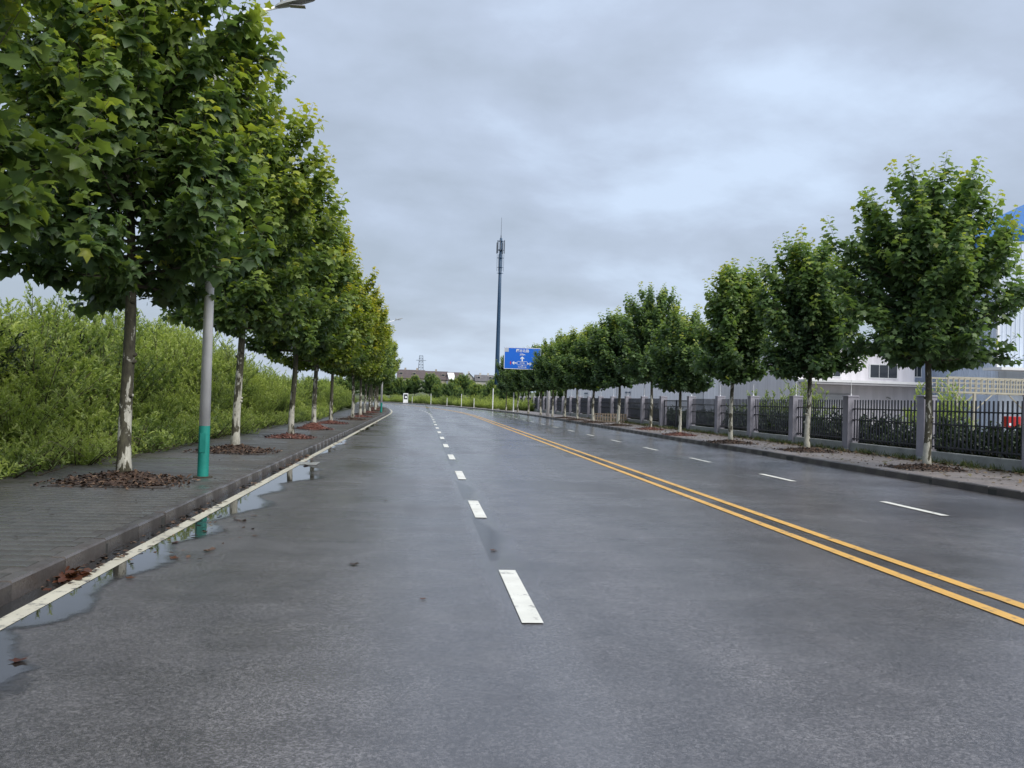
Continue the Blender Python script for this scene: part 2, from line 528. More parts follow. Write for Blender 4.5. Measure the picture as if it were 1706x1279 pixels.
ORD = ['first', 'second', 'third', 'fourth', 'fifth', 'sixth', 'seventh', 'eighth', 'ninth', 'tenth', 'eleventh', 'twelfth',
       'thirteenth', 'fourteenth', 'fifteenth', 'sixteenth', 'seventeenth', 'eighteenth', 'nineteenth', 'twentieth',
       'twenty-first', 'twenty-second', 'twenty-third', 'twenty-fourth', 'twenty-fifth', 'twenty-sixth']

# road geometry: straight to S0, then a gentle bend to the left
S0, RB = 76.0, 520.0
def RP(s, t, z=0.0):
    if s <= S0:
        return (t, s, z)
    a = (s - S0) / RB
    return (-RB + (RB + t) * math.cos(a), S0 + (RB + t) * math.sin(a), z)
def RA(s):
    return 0.0 if s <= S0 else (s - S0) / RB
def srange(a, b, near=2.0, far=5.0):
    o = [a]
    while o[-1] < b - 1e-6:
        o.append(min(b, o[-1] + (near if o[-1] < 80 else far)))
    return o
def strip(name, ts, ss, z, mat, kind=None, parent=None, skirt=0.0):
    mb = MB()
    n = len(ts)
    zs = z if isinstance(z, (list, tuple)) else [z] * n
    vs = [RP(s, t, q) for s in ss for t, q in zip(ts, zs)]
    fs = [(i * n + j, i * n + j + 1, (i + 1) * n + j + 1, (i + 1) * n + j) for i in range(len(ss) - 1) for j in range(n - 1)]
    mb.add(vs, fs)
    o = mb.build(name, mat, parent)
    if kind: tag(o, kind=kind)
    return o

rng = np.random.default_rng(7)
random.seed(5)

# ------------------------------------------------------------------ the setting
TL, TR = -2.97, 11.32                       # kerb faces
PAVE = 0.15
mb = MB()
mb.add([(-3000, -200, -0.06), (3000, -200, -0.06), (3000, 5000, -0.06), (-3000, 5000, -0.06)], [(0, 1, 2, 3)])
tag(mb.build('ground', 'field_ground'), kind='structure')
tag(strip('road', [TL - 0.02, 0.8, 4.85, 8.0, TR + 0.02], srange(-6, 420), 0.0, 'asphalt'), kind='structure')
left_pave = tag(strip('pavement', [TL - 0.125, -4.8, -6.9], srange(-6, 260), PAVE - 0.006, 'left_paving'), kind='structure')
right_pave = tag(strip('pavement', [TR + 0.125, 13.2, 15.4], srange(-6, 240), PAVE, 'right_paving'), kind='structure')
yard = MB().add([(15.2, 8, 0.1), (80, 8, 0.1), (80, 200, 0.1), (15.2, 200, 0.1)], [(0, 1, 2, 3)])
tag(yard.build('yard', 'yard_concrete'), kind='structure')

# kerbs: a low bed that carries single stones
def kerb(side, s0, s1, nstones, face, back):
    k = tag(strip('kerb', [face, face, back, back] if side < 0 else [face, face, back, back], srange(s0, s1), [-0.02, 0.10, 0.10, -0.02], 'joint_dirt'), kind='structure')
    L = 0.992
    variants = []
    for v in range(4):
        r = random.Random(v)
        q = MB().cbox(min(face, back) - (0.004 if side > 0 else 0.004), max(face, back) + 0.004, -L / 2 + r.uniform(0, .004), L / 2 - r.uniform(0, .004), 0.0, PAVE + r.uniform(-.004, .006), 0.014 + r.uniform(0, .01))
        xm = (face + back) / 2
        q.v = [(x - xm, y, z) for x, y, z in q.v]
        variants.append(q.mesh('kerb_stone', 'kerb_stone'))
    xm = (face + back) / 2
    s = s0 + 0.5
    i = 0
    while s < s1 - 1 and i < nstones:
        o = link('kerb_stone', variants[random.randrange(4)], None, k, RP(s, xm + random.uniform(-.004, .004), random.uniform(-.004, .004)), RA(s) + random.uniform(-.004, .004))
        s += 1.0
        i += 1
    strip('far_kerb_stones', [face - 0.004 * side, face - 0.004 * side, face + 0.015 * side, back - 0.01 * side, back], srange(s - 0.5, s1), [-0.02, PAVE - 0.015, PAVE, PAVE, -0.02], 'kerb_stone', parent=k)['kind'] = 'stuff'
    return k
kerb(-1, 4.0, 260, 70, TL, TL - 0.13)
kerb(1, 8.0, 240, 75, TR, TR + 0.13)

# pavers of the near pavement
pv = []
for v in range(5):
    r = random.Random(40 + v)
    ww, dd = 0.1243 - r.uniform(0, .001), 0.1243 - r.uniform(0, .001)
    pv.append(MB().cbox(-ww, ww, -dd, dd, -0.03, 0.012, 0.003).mesh('paver', 'paver_stone'))
PITS_L = [6.9, 14.4, 22.2, 29.8, 37.6, 45.4, 53.0, 60.6, 68.2, 76, 84, 92, 100, 108, 117, 126, 136, 147, 158]
def in_pit(x, y):
    return any(abs(y - p) < 0.82 and abs(x + 4.5) < 0.98 for p in PITS_L)
row = 0
placed = 0
joined = MB()
y = 6.2
while y < 32:
    off = 0.125 if row % 2 else 0.0
    x = TL - 0.13 - 0.13 - off
    while x > -6.7:
        if not in_pit(x, y):
            z = PAVE - 0.013 + random.uniform(-.0014, .0014)
            vis = x / y > -0.62
            if vis and placed < 290:
                o = link('paver', pv[random.randrange(5)], None, left_pave, (x + random.uniform(-.002, .002), y + random.uniform(-.002, .002), z))
                o.rotation_euler = (random.uniform(-.004, .004), random.uniform(-.005, .005), random.uniform(-.006, .006))
                placed += 1
            elif vis:
                joined.cbox(x - .124, x + .124, y - .124, y + .124, z - .02, z + 0.012, 0.003)
        x -= 0.25
    y += 0.25
    row += 1
o = joined.build('far_pavers', 'paver_stone', left_pave)
o['kind'] = 'stuff'

# painted lines
def line(t, s0, s1, wd, mat, name, z=0.008):
    return tag(strip(name, [t - wd / 2, t + wd / 2], srange(s0, s1, 1.0, 4.0), z, mat), kind='structure')
line(-2.74, 3.0, 250, 0.14, 'edge_paint', 'edge_line')
line(4.66, 3.0, 280, 0.135, 'yellow_paint', 'yellow_line')
line(5.04, 3.0, 280, 0.135, 'yellow_paint', 'yellow_line')
s = 6.42
for k in range(38):
    tag(strip('lane_dash', [0.84 - .078, 0.84 + .078], srange(s, s + 1.98, 1.0, 1.0), 0.008, 'white_paint'), kind='structure')
    s += 5.65
s = 13.2
for k in range(36):
    tag(strip('lane_dash', [8.1 - .07, 8.1 + .07], srange(s, s + 1.9, 1.0, 1.0), 0.008, 'white_paint'), kind='structure')
    s += 5.7

# standing water along the gutter and on the carriageway
def puddle(s0, s1, tin, width, seed, ds=0.25, mat='puddle_water', name='puddle'):
    r = np.random.default_rng(seed)
    n = max(6, int((s1 - s0) / ds))
    ph = r.uniform(0, 6, 4)
    V, T, F = [], [], []
    cols = 7
    for i in range(n + 1):
        u = i / n
        s_ = s0 + (s1 - s0) * u
        wv = width * (math.sin(math.pi * u) ** 0.45) * (0.72 + 0.18 * math.sin(s_ * 1.1 + ph[0]) + 0.14 * math.sin(s_ * 2.9 + ph[1]))
        for j in range(cols):
            q = j / (cols - 1)
            V.append(RP(s_, tin + wv * q, 0.003 + 0.0012 * (seed % 3)))
            T.append(min(1.0, (1 - q) * 2.2) * min(1.0, min(u, 1 - u) * 10))
    for i in range(n):
        for j in range(cols - 1):
            F.append((i * cols + j, i * cols + j + 1, (i + 1) * cols + j + 1, (i + 1) * cols + j))
    me = bpy.data.meshes.new('puddle')
    me.from_pydata(V, [], F)
    a = me.attributes.new('depth', 'FLOAT', 'POINT')
    a.data.foreach_set('value', np.asarray(T, np.float32))
    me.materials.append(MATS[mat])
    return tag(link(name, me), kind='structure')
puddle(3.6, 6.9, TL + 0.01, 1.05, 1)
puddle(5.9, 11.6, TL + 0.01, 1.2, 2)
puddle(10.4, 22.8, TL + 0.01, 1.35, 3)
puddle(22.6, 34, TL + 0.01, 0.75, 4, 0.5)
puddle(33, 60, TL + 0.01, 0.8, 5, 0.8)
puddle(8.8, 12.5, 0.72, 0.34, 6, mat='damp_film', name='damp_patch')
puddle(14.2, 17.6, 0.70, 0.36, 7, mat='damp_film', name='damp_patch')
puddle(20.2, 40, 0.72, 0.34, 8, 0.6, mat='damp_film', name='damp_patch')
puddle(17, 31, 4.74, 0.22, 9, 0.4, mat='damp_film', name='damp_patch')

# earth bank behind the shrubs
def bank_z(t, s):
    d = -6.6 - t
    if d <= 0:
        return PAVE - 0.06
    h = 2.8 * (1 - math.exp(-((d / 3.0) ** 1.6)))
    h *= 1.0 - 0.35 * min(1, max(0, (s - 32) / 40))
    h *= 0.85 + 0.15 * math.sin(s * 0.21) + 0.06 * math.sin(s * 0.67 + t)
    return PAVE - 0.06 + h
ts = [-6.6, -7.2, -7.9, -8.7, -9.6, -10.8, -12.5, -15, -20, -40]
vs, ss = [], srange(-8, 260, 2, 5)
for s_ in ss:
    for t in ts:
        vs.append(RP(s_, t, bank_z(t, s_)))
n = len(ts)
mb = MB().add(vs, [(i * n + j, i * n + j + 1, (i + 1) * n + j + 1, (i + 1) * n + j) for i in range(len(ss) - 1) for j in range(n - 1)])
tag(mb.build('embankment', 'bank_soil', smooth=True), kind='structure')
# low rise that carries the far houses
vs = []
gx, gy = np.linspace(-160, 220, 24), np.linspace(215, 520, 18)
def hill_z(x, y):
    return -0.3 + 5.6 / (1 + math.exp(-(y - 275) / 16.0)) * (0.85 + 0.15 * math.sin(x * 0.05 + 1.0)) * min(1, max(0, (x + 160) / 60)) * min(1, max(0, (220 - x) / 90)) * min(1, (520 - y) / 60)
for yy in gy:
    for xx in gx:
        vs.append((xx, yy, hill_z(xx, yy)))
n = len(gx)
mb = MB().add(vs, [(i * n + j, i * n + j + 1, (i + 1) * n + j + 1, (i + 1) * n + j) for i in range(len(gy) - 1) for j in range(n - 1)])
tag(mb.build('hill', 'field_ground', smooth=True), kind='structure')

# ------------------------------------------------------------------ plane trees
LEAF = np.array([(0, 0, 0), (.40, -.07, -.05), (.35, .22, -.02), (.60, .50, -.10), (.29, .58, -.02), (0, 1.0, -.13),
                 (-.29, .58, -.02), (-.60, .50, -.10), (-.35, .22, -.02), (-.40, -.07, -.05), (0, .32, .05)], np.float32)
LEAF_F = np.array([(10, i, (i + 1) % 10) for i in range(10)], np.int32)
def leaves_mesh(name, P, D, Nn, S, T, mat, tmpl=LEAF, faces=LEAF_F, curl=None):
    P, D, Nn = (np.asarray(a, np.float32) for a in (P, D, Nn))
    S, T = np.asarray(S, np.float32), np.asarray(T, np.float32)
    D = D / np.maximum(np.linalg.norm(D, axis=1, keepdims=True), 1e-6)
    Rr = np.cross(D, Nn)
    Rr /= np.maximum(np.linalg.norm(Rr, axis=1, keepdims=True), 1e-6)
    Nn = np.cross(Rr, D)
    zk = np.random.default_rng(len(P)).uniform(-.3, 2.6, len(P)).astype(np.float32)[:, None, None] if curl else 1.0
    V = (Rr[:, None, :] * tmpl[None, :, 0:1] + D[:, None, :] * tmpl[None, :, 1:2] + Nn[:, None, :] * tmpl[None, :, 2:3] * zk) * S[:, None, None] + P[:, None, :]
    k = len(tmpl)
    F = (faces[None] + (np.arange(len(P)) * k)[:, None, None]).reshape(-1, faces.shape[1])
    return mesh_tris(name, V.reshape(-1, 3), F, np.repeat(T, k), mat, faces.shape[1])

def make_tree(seed, H, R, base, trunk_r, dens=1.0, leaf=0.208, fullness=1.0, lean=0.0):
    r = np.random.default_rng(seed)
    rr = random.Random(seed)
    # trunk
    pts, rad = [], []
    ph = r.uniform(0, 6, 2)
    top = H * 0.90
    for i in range(19):
        u = i / 18
        z = -0.08 + (top + 0.08) * u
        amp = 0.045 * min(1, z / 1.0) if z > 0 else 0
        pts.append((amp * math.sin(z * 1.15 + ph[0]) + lean * z, amp * math.sin(z * 0.9 + ph[1]), z))
        fl = 0.45 * math.exp(-max(z, 0) / 0.16)
        rad.append(trunk_r * (1 + fl) * max(0.10, 1 - 0.95 * (max(z, 0) / top) ** 1.15 * (0.75 if z < base else 1.0)))
    tk = MB().tube(pts, rad, 14)
    # knots and stubs on the trunk
    for k in range(5):
        z = rr.uniform(0.9, base - 0.1)
        a = rr.uniform(0, 6.28)
        c = Vector((math.cos(a), math.sin(a), 0.25))
        i = min(17, int((z + 0.08) / (top + 0.08) * 18))
        o = Vector(pts[i]).lerp(Vector(pts[i + 1]), 0.5)
        o.z = z
        tk.tube([o + c * rad[i] * 0.5, o + c * (rad[i] + 0.012), o + c * (rad[i] + 0.035)], [0.045, 0.035, 0.018], 7)
    trunk = tk.mesh('trunk', 'plane_bark', True)
    limbs = MB()
    env_t = [0, .10, .25, .5, .72, .88, 1.0]
    env_r = [.62, .88, 1.0, .95, .74, .48, .18]
    lob = r.uniform(0, 6.28, 5)
    def env(t, az):
        q = float(np.interp(t, env_t, env_r))
        return R * q * (1 + 0.10 * math.sin(2 * az + lob[0]) + 0.08 * math.sin(3 * az + lob[1] + t * 4))
    def axis(z):
        u = min(max((z + .08) / (top + .08) * 18, 0), 17.99)
        i = int(u)
        return Vector(pts[i]).lerp(Vector(pts[i + 1]), u - i)
    P, D, Nn, S, T = [], [], [], [], []
    def shoot(o, d, L, hf, young, rad0=0.007):
        d = d.normalized()
        n = max(3, int(L / 0.037 * dens))
        ends = [o]
        side = d.cross(Vector((rr.uniform(-1, 1), rr.uniform(-1, 1), rr.uniform(-1, 1)))).normalized()
        side2 = d.cross(side)
        cur = o.copy()
        dd = d.copy()
        for i in range(n):
            u = (i + 1) / n
            dd = (dd + Vector((0, 0, 0.035))).normalized()
            cur = cur + dd * (L / n)
            a = i * 2.4 + rr.uniform(-.5, .5)
            sv = side * math.cos(a) + side2 * math.sin(a)
            ld = (sv * 1.0 + dd * 0.35 + Vector((0, 0, -0.30 + rr.uniform(-.35, .25)))).normalized()
            base_p = cur + sv * rr.uniform(.03, .09)
            nm = Vector((0, 0, 1.0)) + sv * rr.uniform(-.2, .55) + Vector((rr.gauss(0, .42), rr.gauss(0, .42), rr.gauss(0, .2)))
            P.append(base_p); D.append(ld); Nn.append(nm)
            S.append(leaf * rr.uniform(.55, 1.25) * (1 - 0.42 * u * u))
            T.append(min(1, max(0, 0.10 + 0.20 * rr.random() + young * (0.26 + 0.62 * u * u) * hf + (0.45 if rr.random() < 0.012 else 0))))  # young shoot tips, plus light through the upper crown put into the tone
        limbs.tube([o, (o + cur) / 2 + dd * 0.01, cur], [rad0, rad0 * .7, rad0 * .3], 3, False)
    nb = int(56 * fullness)
    for i in range(nb):
        u = (i + 0.5) / nb
        h0 = base - 0.12 + (H * 0.80 - base) * u ** 1.05
        az = i * 2.39996 + rr.uniform(-.35, .35)
        rise = rr.uniform(.25, .85) + 0.9 * u
        if u < 0.18:
            rise = rr.uniform(-0.02, .45)
        zt = min(H * 0.97, h0 + rise)
        re = env((zt - base) / (H - base), az) * rr.uniform(.72, 1.06)
        o = axis(h0)
        ax, ay = math.cos(az), math.sin(az)
        path = []
        for q in range(6):
            v = q / 5
            path.append(Vector((o.x + ax * re * v ** .9, o.y + ay * re * v ** .9, h0 + (zt - h0) * v ** 1.5)))
        r0 = trunk_r * 0.34 * (1 - .55 * u)
        limbs.tube(path, [r0 * (1 - .8 * q / 5) for q in range(6)], 5, False)
        ns = int(14 * (0.75 + 0.5 * re / R))
        for k in range(ns):
            v = 0.14 + 0.86 * (k + rr.random() * .8) / ns
            v = min(v, 1.0)
            q = min(4, int(v * 5))
            p = path[q].lerp(path[q + 1], v * 5 - q)
            sa = az + rr.uniform(-1.5, 1.5)
            d = Vector((math.cos(sa) * .75, math.sin(sa) * .75, rr.uniform(.05, 1.0) if u > .15 else rr.uniform(-.35, .7)))
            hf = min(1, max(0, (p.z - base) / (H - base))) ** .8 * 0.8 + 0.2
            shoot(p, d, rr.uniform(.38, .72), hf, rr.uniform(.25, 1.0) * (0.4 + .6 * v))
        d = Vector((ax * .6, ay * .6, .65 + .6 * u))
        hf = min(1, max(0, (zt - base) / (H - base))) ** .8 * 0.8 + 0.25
        shoot(path[-1], d, rr.uniform(.5, .95), hf, rr.uniform(.6, 1.25))
    # upright leading shoots that make the ragged top
    for k in range(17):
        a = rr.uniform(0, 6.28)
        q = rr.uniform(0, .55) * R
        z = H * rr.uniform(.66, .84) - q * .45
        o = axis(min(z, top)) + Vector((math.cos(a) * q, math.sin(a) * q, 0))
        o.z = z
        L = rr.uniform(.8, 1.5)
        shoot(o, Vector((math.cos(a) * .22, math.sin(a) * .22, 1)), min(L, H - z + .15), 1.05, rr.uniform(.7, 1.2), .011)
        limbs.tube([axis(min(z - .5, top)), o], [.02, .011], 4, False)
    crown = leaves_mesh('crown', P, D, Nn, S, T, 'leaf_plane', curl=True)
    return trunk, limbs.mesh('limb', 'twig'), crown, len(P)

TREES = {}
def tree_set(key, *a, **k):
    TREES[key] = make_tree(*a, **k)
tree_set('l0', 11, 8.6, 2.2, 2.85, 0.098)
tree_set('l1', 12, 9.0, 2.35, 2.80, 0.106)
tree_set('l2', 13, 9.4, 2.10, 3.00, 0.098)
tree_set('l3', 14, 8.7, 2.10, 2.85, 0.096)
tree_set('r0', 21, 7.5, 2.22, 2.75, 0.095)
tree_set('r1', 22, 6.7, 1.60, 2.60, 0.090)
tree_set('r2', 23, 6.6, 1.50, 2.55, 0.085, fullness=.9)
tree_set('r3', 24, 6.0, 1.70, 2.45, 0.085)

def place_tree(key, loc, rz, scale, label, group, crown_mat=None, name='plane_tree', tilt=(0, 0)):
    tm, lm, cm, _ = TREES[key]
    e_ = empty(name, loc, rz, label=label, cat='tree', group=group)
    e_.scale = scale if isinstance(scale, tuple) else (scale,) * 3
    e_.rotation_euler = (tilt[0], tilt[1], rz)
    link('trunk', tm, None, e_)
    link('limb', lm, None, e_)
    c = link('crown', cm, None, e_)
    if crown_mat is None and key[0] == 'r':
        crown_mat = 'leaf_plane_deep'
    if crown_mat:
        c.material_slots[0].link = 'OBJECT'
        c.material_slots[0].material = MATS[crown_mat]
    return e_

# tree pits: stone edging, a mound and its chips
PITV = {}
def pit_proto(key, soil, chipmat, h, size, nchips, seed, edging=True):
    r = np.random.default_rng(seed)
    n = 15
    g = np.linspace(-size / 2 + .06, size / 2 - .06, n)
    hx = 0.12 + r.random(3) * .1
    V = []
    for yy in g:
        for xx in g:
            d = math.hypot(xx, yy) / (size / 2)
            z = 0.005 + h * max(0, 1 - d) ** 1.1 + 0.03 * r.random() * max(0, 1.1 - d)
            V.append((xx, yy, z))
    F = [(i * n + j, i * n + j + 1, (i + 1) * n + j + 1, (i + 1) * n + j) for i in range(n - 1) for j in range(n - 1)]
    mound = MB().add(V, F).mesh('mound', soil, True)
    P, D, Nn, S, T = [], [], [], [], []
    for k in range(nchips):
        a, q = r.uniform(0, 6.28), math.sqrt(r.random()) * (size / 2) * 1.12
        x, y = q * math.cos(a), q * math.sin(a)
        if edging:
            x, y = max(-size / 2 + .03, min(size / 2 - .03, x * 1.15)), max(-size / 2 + .03, min(size / 2 - .03, y * 1.15))
        if k % 9 == 0:
            x, y = x * 1.3, y * 1.3
        d = math.hypot(x, y) / (size / 2)
        z = 0.012 + h * max(0, 1 - d) ** 1.1 + r.random() * .03
        P.append((x, y, z)); D.append(r.normal(size=3) * (1, 1, .35)); Nn.append((r.normal() * .5, r.normal() * .5, 1))
        S.append(r.uniform(.025, .085)); T.append(r.random() ** 1.5)
    tm = np.array([(-.22, 0, 0), (.22, 0, 0), (.28, .5, .12), (.12, 1, 0), (-.14, 1, .06), (-.26, .5, .14)], np.float32)
    ch = leaves_mesh('chips', P, D, Nn, S, T, chipmat, tm, np.array([(0, 1, 2, 5), (5, 2, 3, 4)], np.int32))
    ed = []
    if edging:
        s2, wd = size / 2, .055
        for (x0, x1, y0, y1) in ((-s2, s2, -s2, -s2 + wd), (-s2, s2, s2 - wd, s2), (-s2, -s2 + wd, -s2 + wd + .004, s2 - wd - .004), (s2 - wd, s2, -s2 + wd + .004, s2 - wd - .004)):
            ed.append(MB().cbox(x0, x1, y0, y1, -.05, .028, .008).mesh('edging_stone', 'kerb_stone'))
    PITV[key] = (mound, ch, ed)
pit_proto('a', 'mulch', 'chips_brown', .17, 1.62, 1900, 3)
pit_proto('b', 'mulch', 'chips_brown', .13, 1.50, 1500, 4)
pit_proto('c', 'red_earth', 'chips_red', .15, 1.45, 700, 5, False)
pit_proto('d', 'red_earth', 'chips_red', .30, 1.40, 500, 6, False)
def place_pit(key, loc, rz, label, group):
    m_, c_, ed = PITV[key]
    e_ = empty('tree_pit', loc, rz, label=label, cat='tree pit', group=group)
    link('mound', m_, None, e_)
    link('wood_chips', c_, None, e_)['kind'] = 'stuff'
    for q in ed:
        link('edging_stone', q, None, e_)

GL, GR = 'plane trees along the shrub-side pavement', 'plane trees along the fence-side pavement'
lt = [  # s, t, mesh, scale, crown
    (6.9, -4.75, 'l1', (1.02, 1.02, 1.0), None), (14.4, -4.52, 'l0', (1.04, 1.04, 1.06), None), (22.2, -4.42, 'l2', 1.0, None),
    (29.8, -4.18, 'l3', 1.0, None), (37.6, -4.38, 'l1', .95, 'leaf_yellow'), (45.4, -4.45, 'l2', .90, None), (53.0, -4.0, 'l0', .95, 'leaf_yellow'),
    (60.6, -4.05, 'l3', .97, None)]
ki = 0
for s_ in PITS_L[8:]:
    lt.append((s_, -4.3 + random.uniform(-.2, .2), ('l1', 'l3', 'l0', 'l2')[ki % 4], random.uniform(.86, .98), None))
    ki += 1
for i, (s_, t, key, scl, cmat) in enumerate(lt):
    x, y, z = RP(s_, t, PAVE)
    if i == 0:
        lab = 'plane tree before the teal-based lamp post, large leaves hanging over the pavement'
    elif i == 1:
        lab = 'tall plane tree with white peeling trunk right beside the teal-based lamp post'
    else:
        lab = '%splane tree beyond the teal-based lamp post on the shrub side, counted from the post' % (ORD[i - 2] + ' ')
        if cmat: lab = ORD[i - 2] + ' plane tree beyond the teal-based lamp post, its crown turning yellow'
    place_tree(key, (x, y, z), i * 2.1 + 0.4, scl, lab, GL, cmat, tilt=(random.uniform(-.02, .02), random.uniform(-.025, .025)) if i > 1 else (0, 0.025))
    pk = 'a' if i < 3 else ('c' if i == 3 else ('d' if i == 4 else ('c' if i % 2 else 'b')))
    if s_ < 110:
        nm = {'a': 'brown chip mulch', 'b': 'thin brown mulch', 'c': 'scattered red earth and bricks', 'd': 'heaped red earth'}[pk]
        where = 'the plane tree before the teal-based lamp post' if i == 0 else ('the white-trunked plane tree beside the teal-based lamp post' if i == 1 else 'the %s plane tree beyond the teal-based lamp post' % ORD[i - 2])
        place_pit(pk, (x, y, z), RA(s_) if pk in 'ab' else i, nm + ' around ' + where, 'tree pits on the shrub side')

rts = [(21.6, 12.72, 'r0', 1.0), (29.2, 12.95, 'r1', 1.03), (34.2, 12.05, 'r2', 1.02), (41.4, 12.1, 'r3', .92), (49.2, 12.7, 'r0', (.92, .92, 1.04)), (55.6, 12.3, 'r1', (1.15, 1.15, 1.02)),
       (62.1, 11.95, 'r2', (1.2, 1.2, 1.0)), (68.6, 11.95, 'r3', (1.12, 1.12, 1.08)), (75.6, 12.1, 'r1', (1.2, 1.2, 1.04)), (82.5, 12.1, 'r0', .94), (90, 12.2, 'r2', (1.2, 1.2, 1.04)), (97.5, 12.1, 'r3', 1.1),
       (105.5, 12.2, 'r1', 1.0), (113.5, 12.1, 'r2', 1.05)]
for i, (s_, t, key, scl) in enumerate(rts):
    x, y, z = RP(s_, t, PAVE)
    lab = ('round-crowned plane tree in front of the blue-roofed warehouse, first of the fence-side row' if i == 0 else
           '%s plane tree of the fence-side row, counted from the blue-roofed warehouse' % ORD[i])
    place_tree(key, (x, y, z), i * 1.7 + .9, scl, lab, GR, tilt=(random.uniform(-.02, .02), random.uniform(-.02, .02)))
    if s_ < 80:
        place_pit('b' if i not in (3, 4) else 'c', (x, y, z), 0, ('brown leaf mulch' if i not in (3, 4) else 'red-brown earth') + ' around the %s plane tree of the fence-side row' % ORD[i], 'tree pits on the fence side')

# ------------------------------------------------------------------ shrubs
LANCE = np.array([(0, 0, 0), (.17, .42, .05), (0, 1, -.08), (-.17, .42, .05)], np.float32)
LANCE_F = np.array([(0, 1, 2, 3)], np.int32)
OVAL = np.array([(0, 0, 0), (.30, .30, .06), (.22, .75, .02), (0, 1, -.06), (-.22, .75, .02), (-.30, .30, .06)], np.float32)
OVAL_F = np.array([(0, 1, 2, 3), (0, 3, 4, 5)], np.int32)
def make_shrub(seed, H, R, stems, twigs, per, leaf, mat, tmpl, faces, spread=1.0, low=0.12):
    rr = random.Random(seed)
    st = MB()
    P, D, Nn, S, T = [], [], [], [], []
    for i in range(stems):
        a = i * 2.4 + rr.uniform(-.4, .4)
        q = math.sqrt((i + .5) / stems)
        h = H * rr.uniform(.72, 1.05) * (1 - .42 * q * q)
        ex = R * q * spread * rr.uniform(.8, 1.15)
        b0 = Vector((math.cos(a) * .22 * q, math.sin(a) * .22 * q, -.12))
        path = [b0 + Vector((math.cos(a) * ex * (v ** 1.3), math.sin(a) * ex * (v ** 1.3), h * v)) for v in (0, .35, .7, 1)]
        st.tube(path, [.016, .012, .008, .003], 4, False)
        for k in range(twigs):
            v = low + (1 - low) * (k + rr.random()) / twigs
            x3 = v * 3
            j = min(2, int(x3))
            p = path[j].lerp(path[j + 1], x3 - j)
            ta = rr.uniform(0, 6.28)
            d = Vector((math.cos(ta) * .8, math.sin(ta) * .8, rr.uniform(.15, 1.1))).normalized()
            L = rr.uniform(.22, .46) * (1.15 - .55 * v)
            for n_ in range(per):
                u = (n_ + rr.random()) / per
                c = p + d * (L * u) + Vector((0, 0, .06 * u * u))
                sv = Vector((rr.gauss(0, 1), rr.gauss(0, 1), rr.gauss(0, .6)))
                ld = d * .9 + sv * .55 + Vector((0, 0, .15))
                P.append(c); D.append(ld); Nn.append((rr.gauss(0, .6), rr.gauss(0, .6), 1))
                S.append(leaf * rr.uniform(.6, 1.25))
                T.append(min(1, max(0, .12 + .22 * rr.random() + .42 * v * v * (.4 + .6 * u) + .1 * u)))  # paler new tips, with sunlight on the shrub tops put into the tone
    return st.mesh('stem', 'stem'), leaves_mesh('foliage', P, D, Nn, S, T, mat, tmpl, faces)
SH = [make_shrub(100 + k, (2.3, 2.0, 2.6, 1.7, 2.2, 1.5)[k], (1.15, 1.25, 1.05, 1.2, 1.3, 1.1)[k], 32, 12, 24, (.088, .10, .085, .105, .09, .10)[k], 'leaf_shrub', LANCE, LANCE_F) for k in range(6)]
LOWS = [make_shrub(120 + k, (.75, .95)[k], (.75, .65)[k], 26, 8, 14, .085, 'leaf_shrub', LANCE, LANCE_F, 1.1, .05) for k in range(2)]
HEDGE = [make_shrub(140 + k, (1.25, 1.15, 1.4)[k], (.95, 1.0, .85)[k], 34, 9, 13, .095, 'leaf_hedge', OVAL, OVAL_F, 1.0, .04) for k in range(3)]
DRY = make_shrub(150, 1.5, .75, 14, 10, 10, .10, 'leaf_hedge', LANCE, LANCE_F, 1.0, .45)
def place_shrub(meshes, loc, rz, sc_, label, group, name='shrub', cat='shrub', tilt=(0, 0)):
    e_ = empty(name, loc, rz, label=label, cat=cat, group=group)
    e_.scale = (sc_,) * 3
    e_.rotation_euler = (tilt[0], tilt[1], rz)
    link('stem', meshes[0], None, e_)
    link('foliage', meshes[1], None, e_)
    return e_
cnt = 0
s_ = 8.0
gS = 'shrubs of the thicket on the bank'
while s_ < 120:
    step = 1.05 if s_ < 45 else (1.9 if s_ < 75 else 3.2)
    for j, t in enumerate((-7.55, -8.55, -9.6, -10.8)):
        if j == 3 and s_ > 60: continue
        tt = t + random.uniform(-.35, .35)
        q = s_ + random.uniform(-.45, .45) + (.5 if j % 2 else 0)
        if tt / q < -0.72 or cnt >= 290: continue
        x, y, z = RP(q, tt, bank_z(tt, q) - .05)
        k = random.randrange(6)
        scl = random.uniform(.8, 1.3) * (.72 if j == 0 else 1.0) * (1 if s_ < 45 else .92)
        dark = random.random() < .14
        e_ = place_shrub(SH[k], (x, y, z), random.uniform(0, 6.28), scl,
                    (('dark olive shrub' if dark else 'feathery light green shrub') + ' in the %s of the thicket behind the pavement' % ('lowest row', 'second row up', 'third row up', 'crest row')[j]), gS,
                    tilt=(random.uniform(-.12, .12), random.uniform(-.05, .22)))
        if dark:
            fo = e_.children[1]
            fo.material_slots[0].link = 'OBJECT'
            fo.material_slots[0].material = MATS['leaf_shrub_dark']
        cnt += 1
    s_ += step * 1.25
s_ = 10.5
k = 0
while s_ < 62:
    tt = -6.55 + random.uniform(-.25, .2)
    x, y, z = RP(s_, tt, PAVE - .08)
    place_shrub(LOWS[k % 2], (x, y, z), random.uniform(0, 6.28), random.uniform(.75, 1.25), 'low leafy shrub spilling over the back edge of the grey pavement', 'low shrubs at the pavement edge', tilt=(0, random.uniform(0, .3)))
    s_ += random.uniform(.8, 1.5) * (1 if s_ < 35 else 1.7)
    k += 1
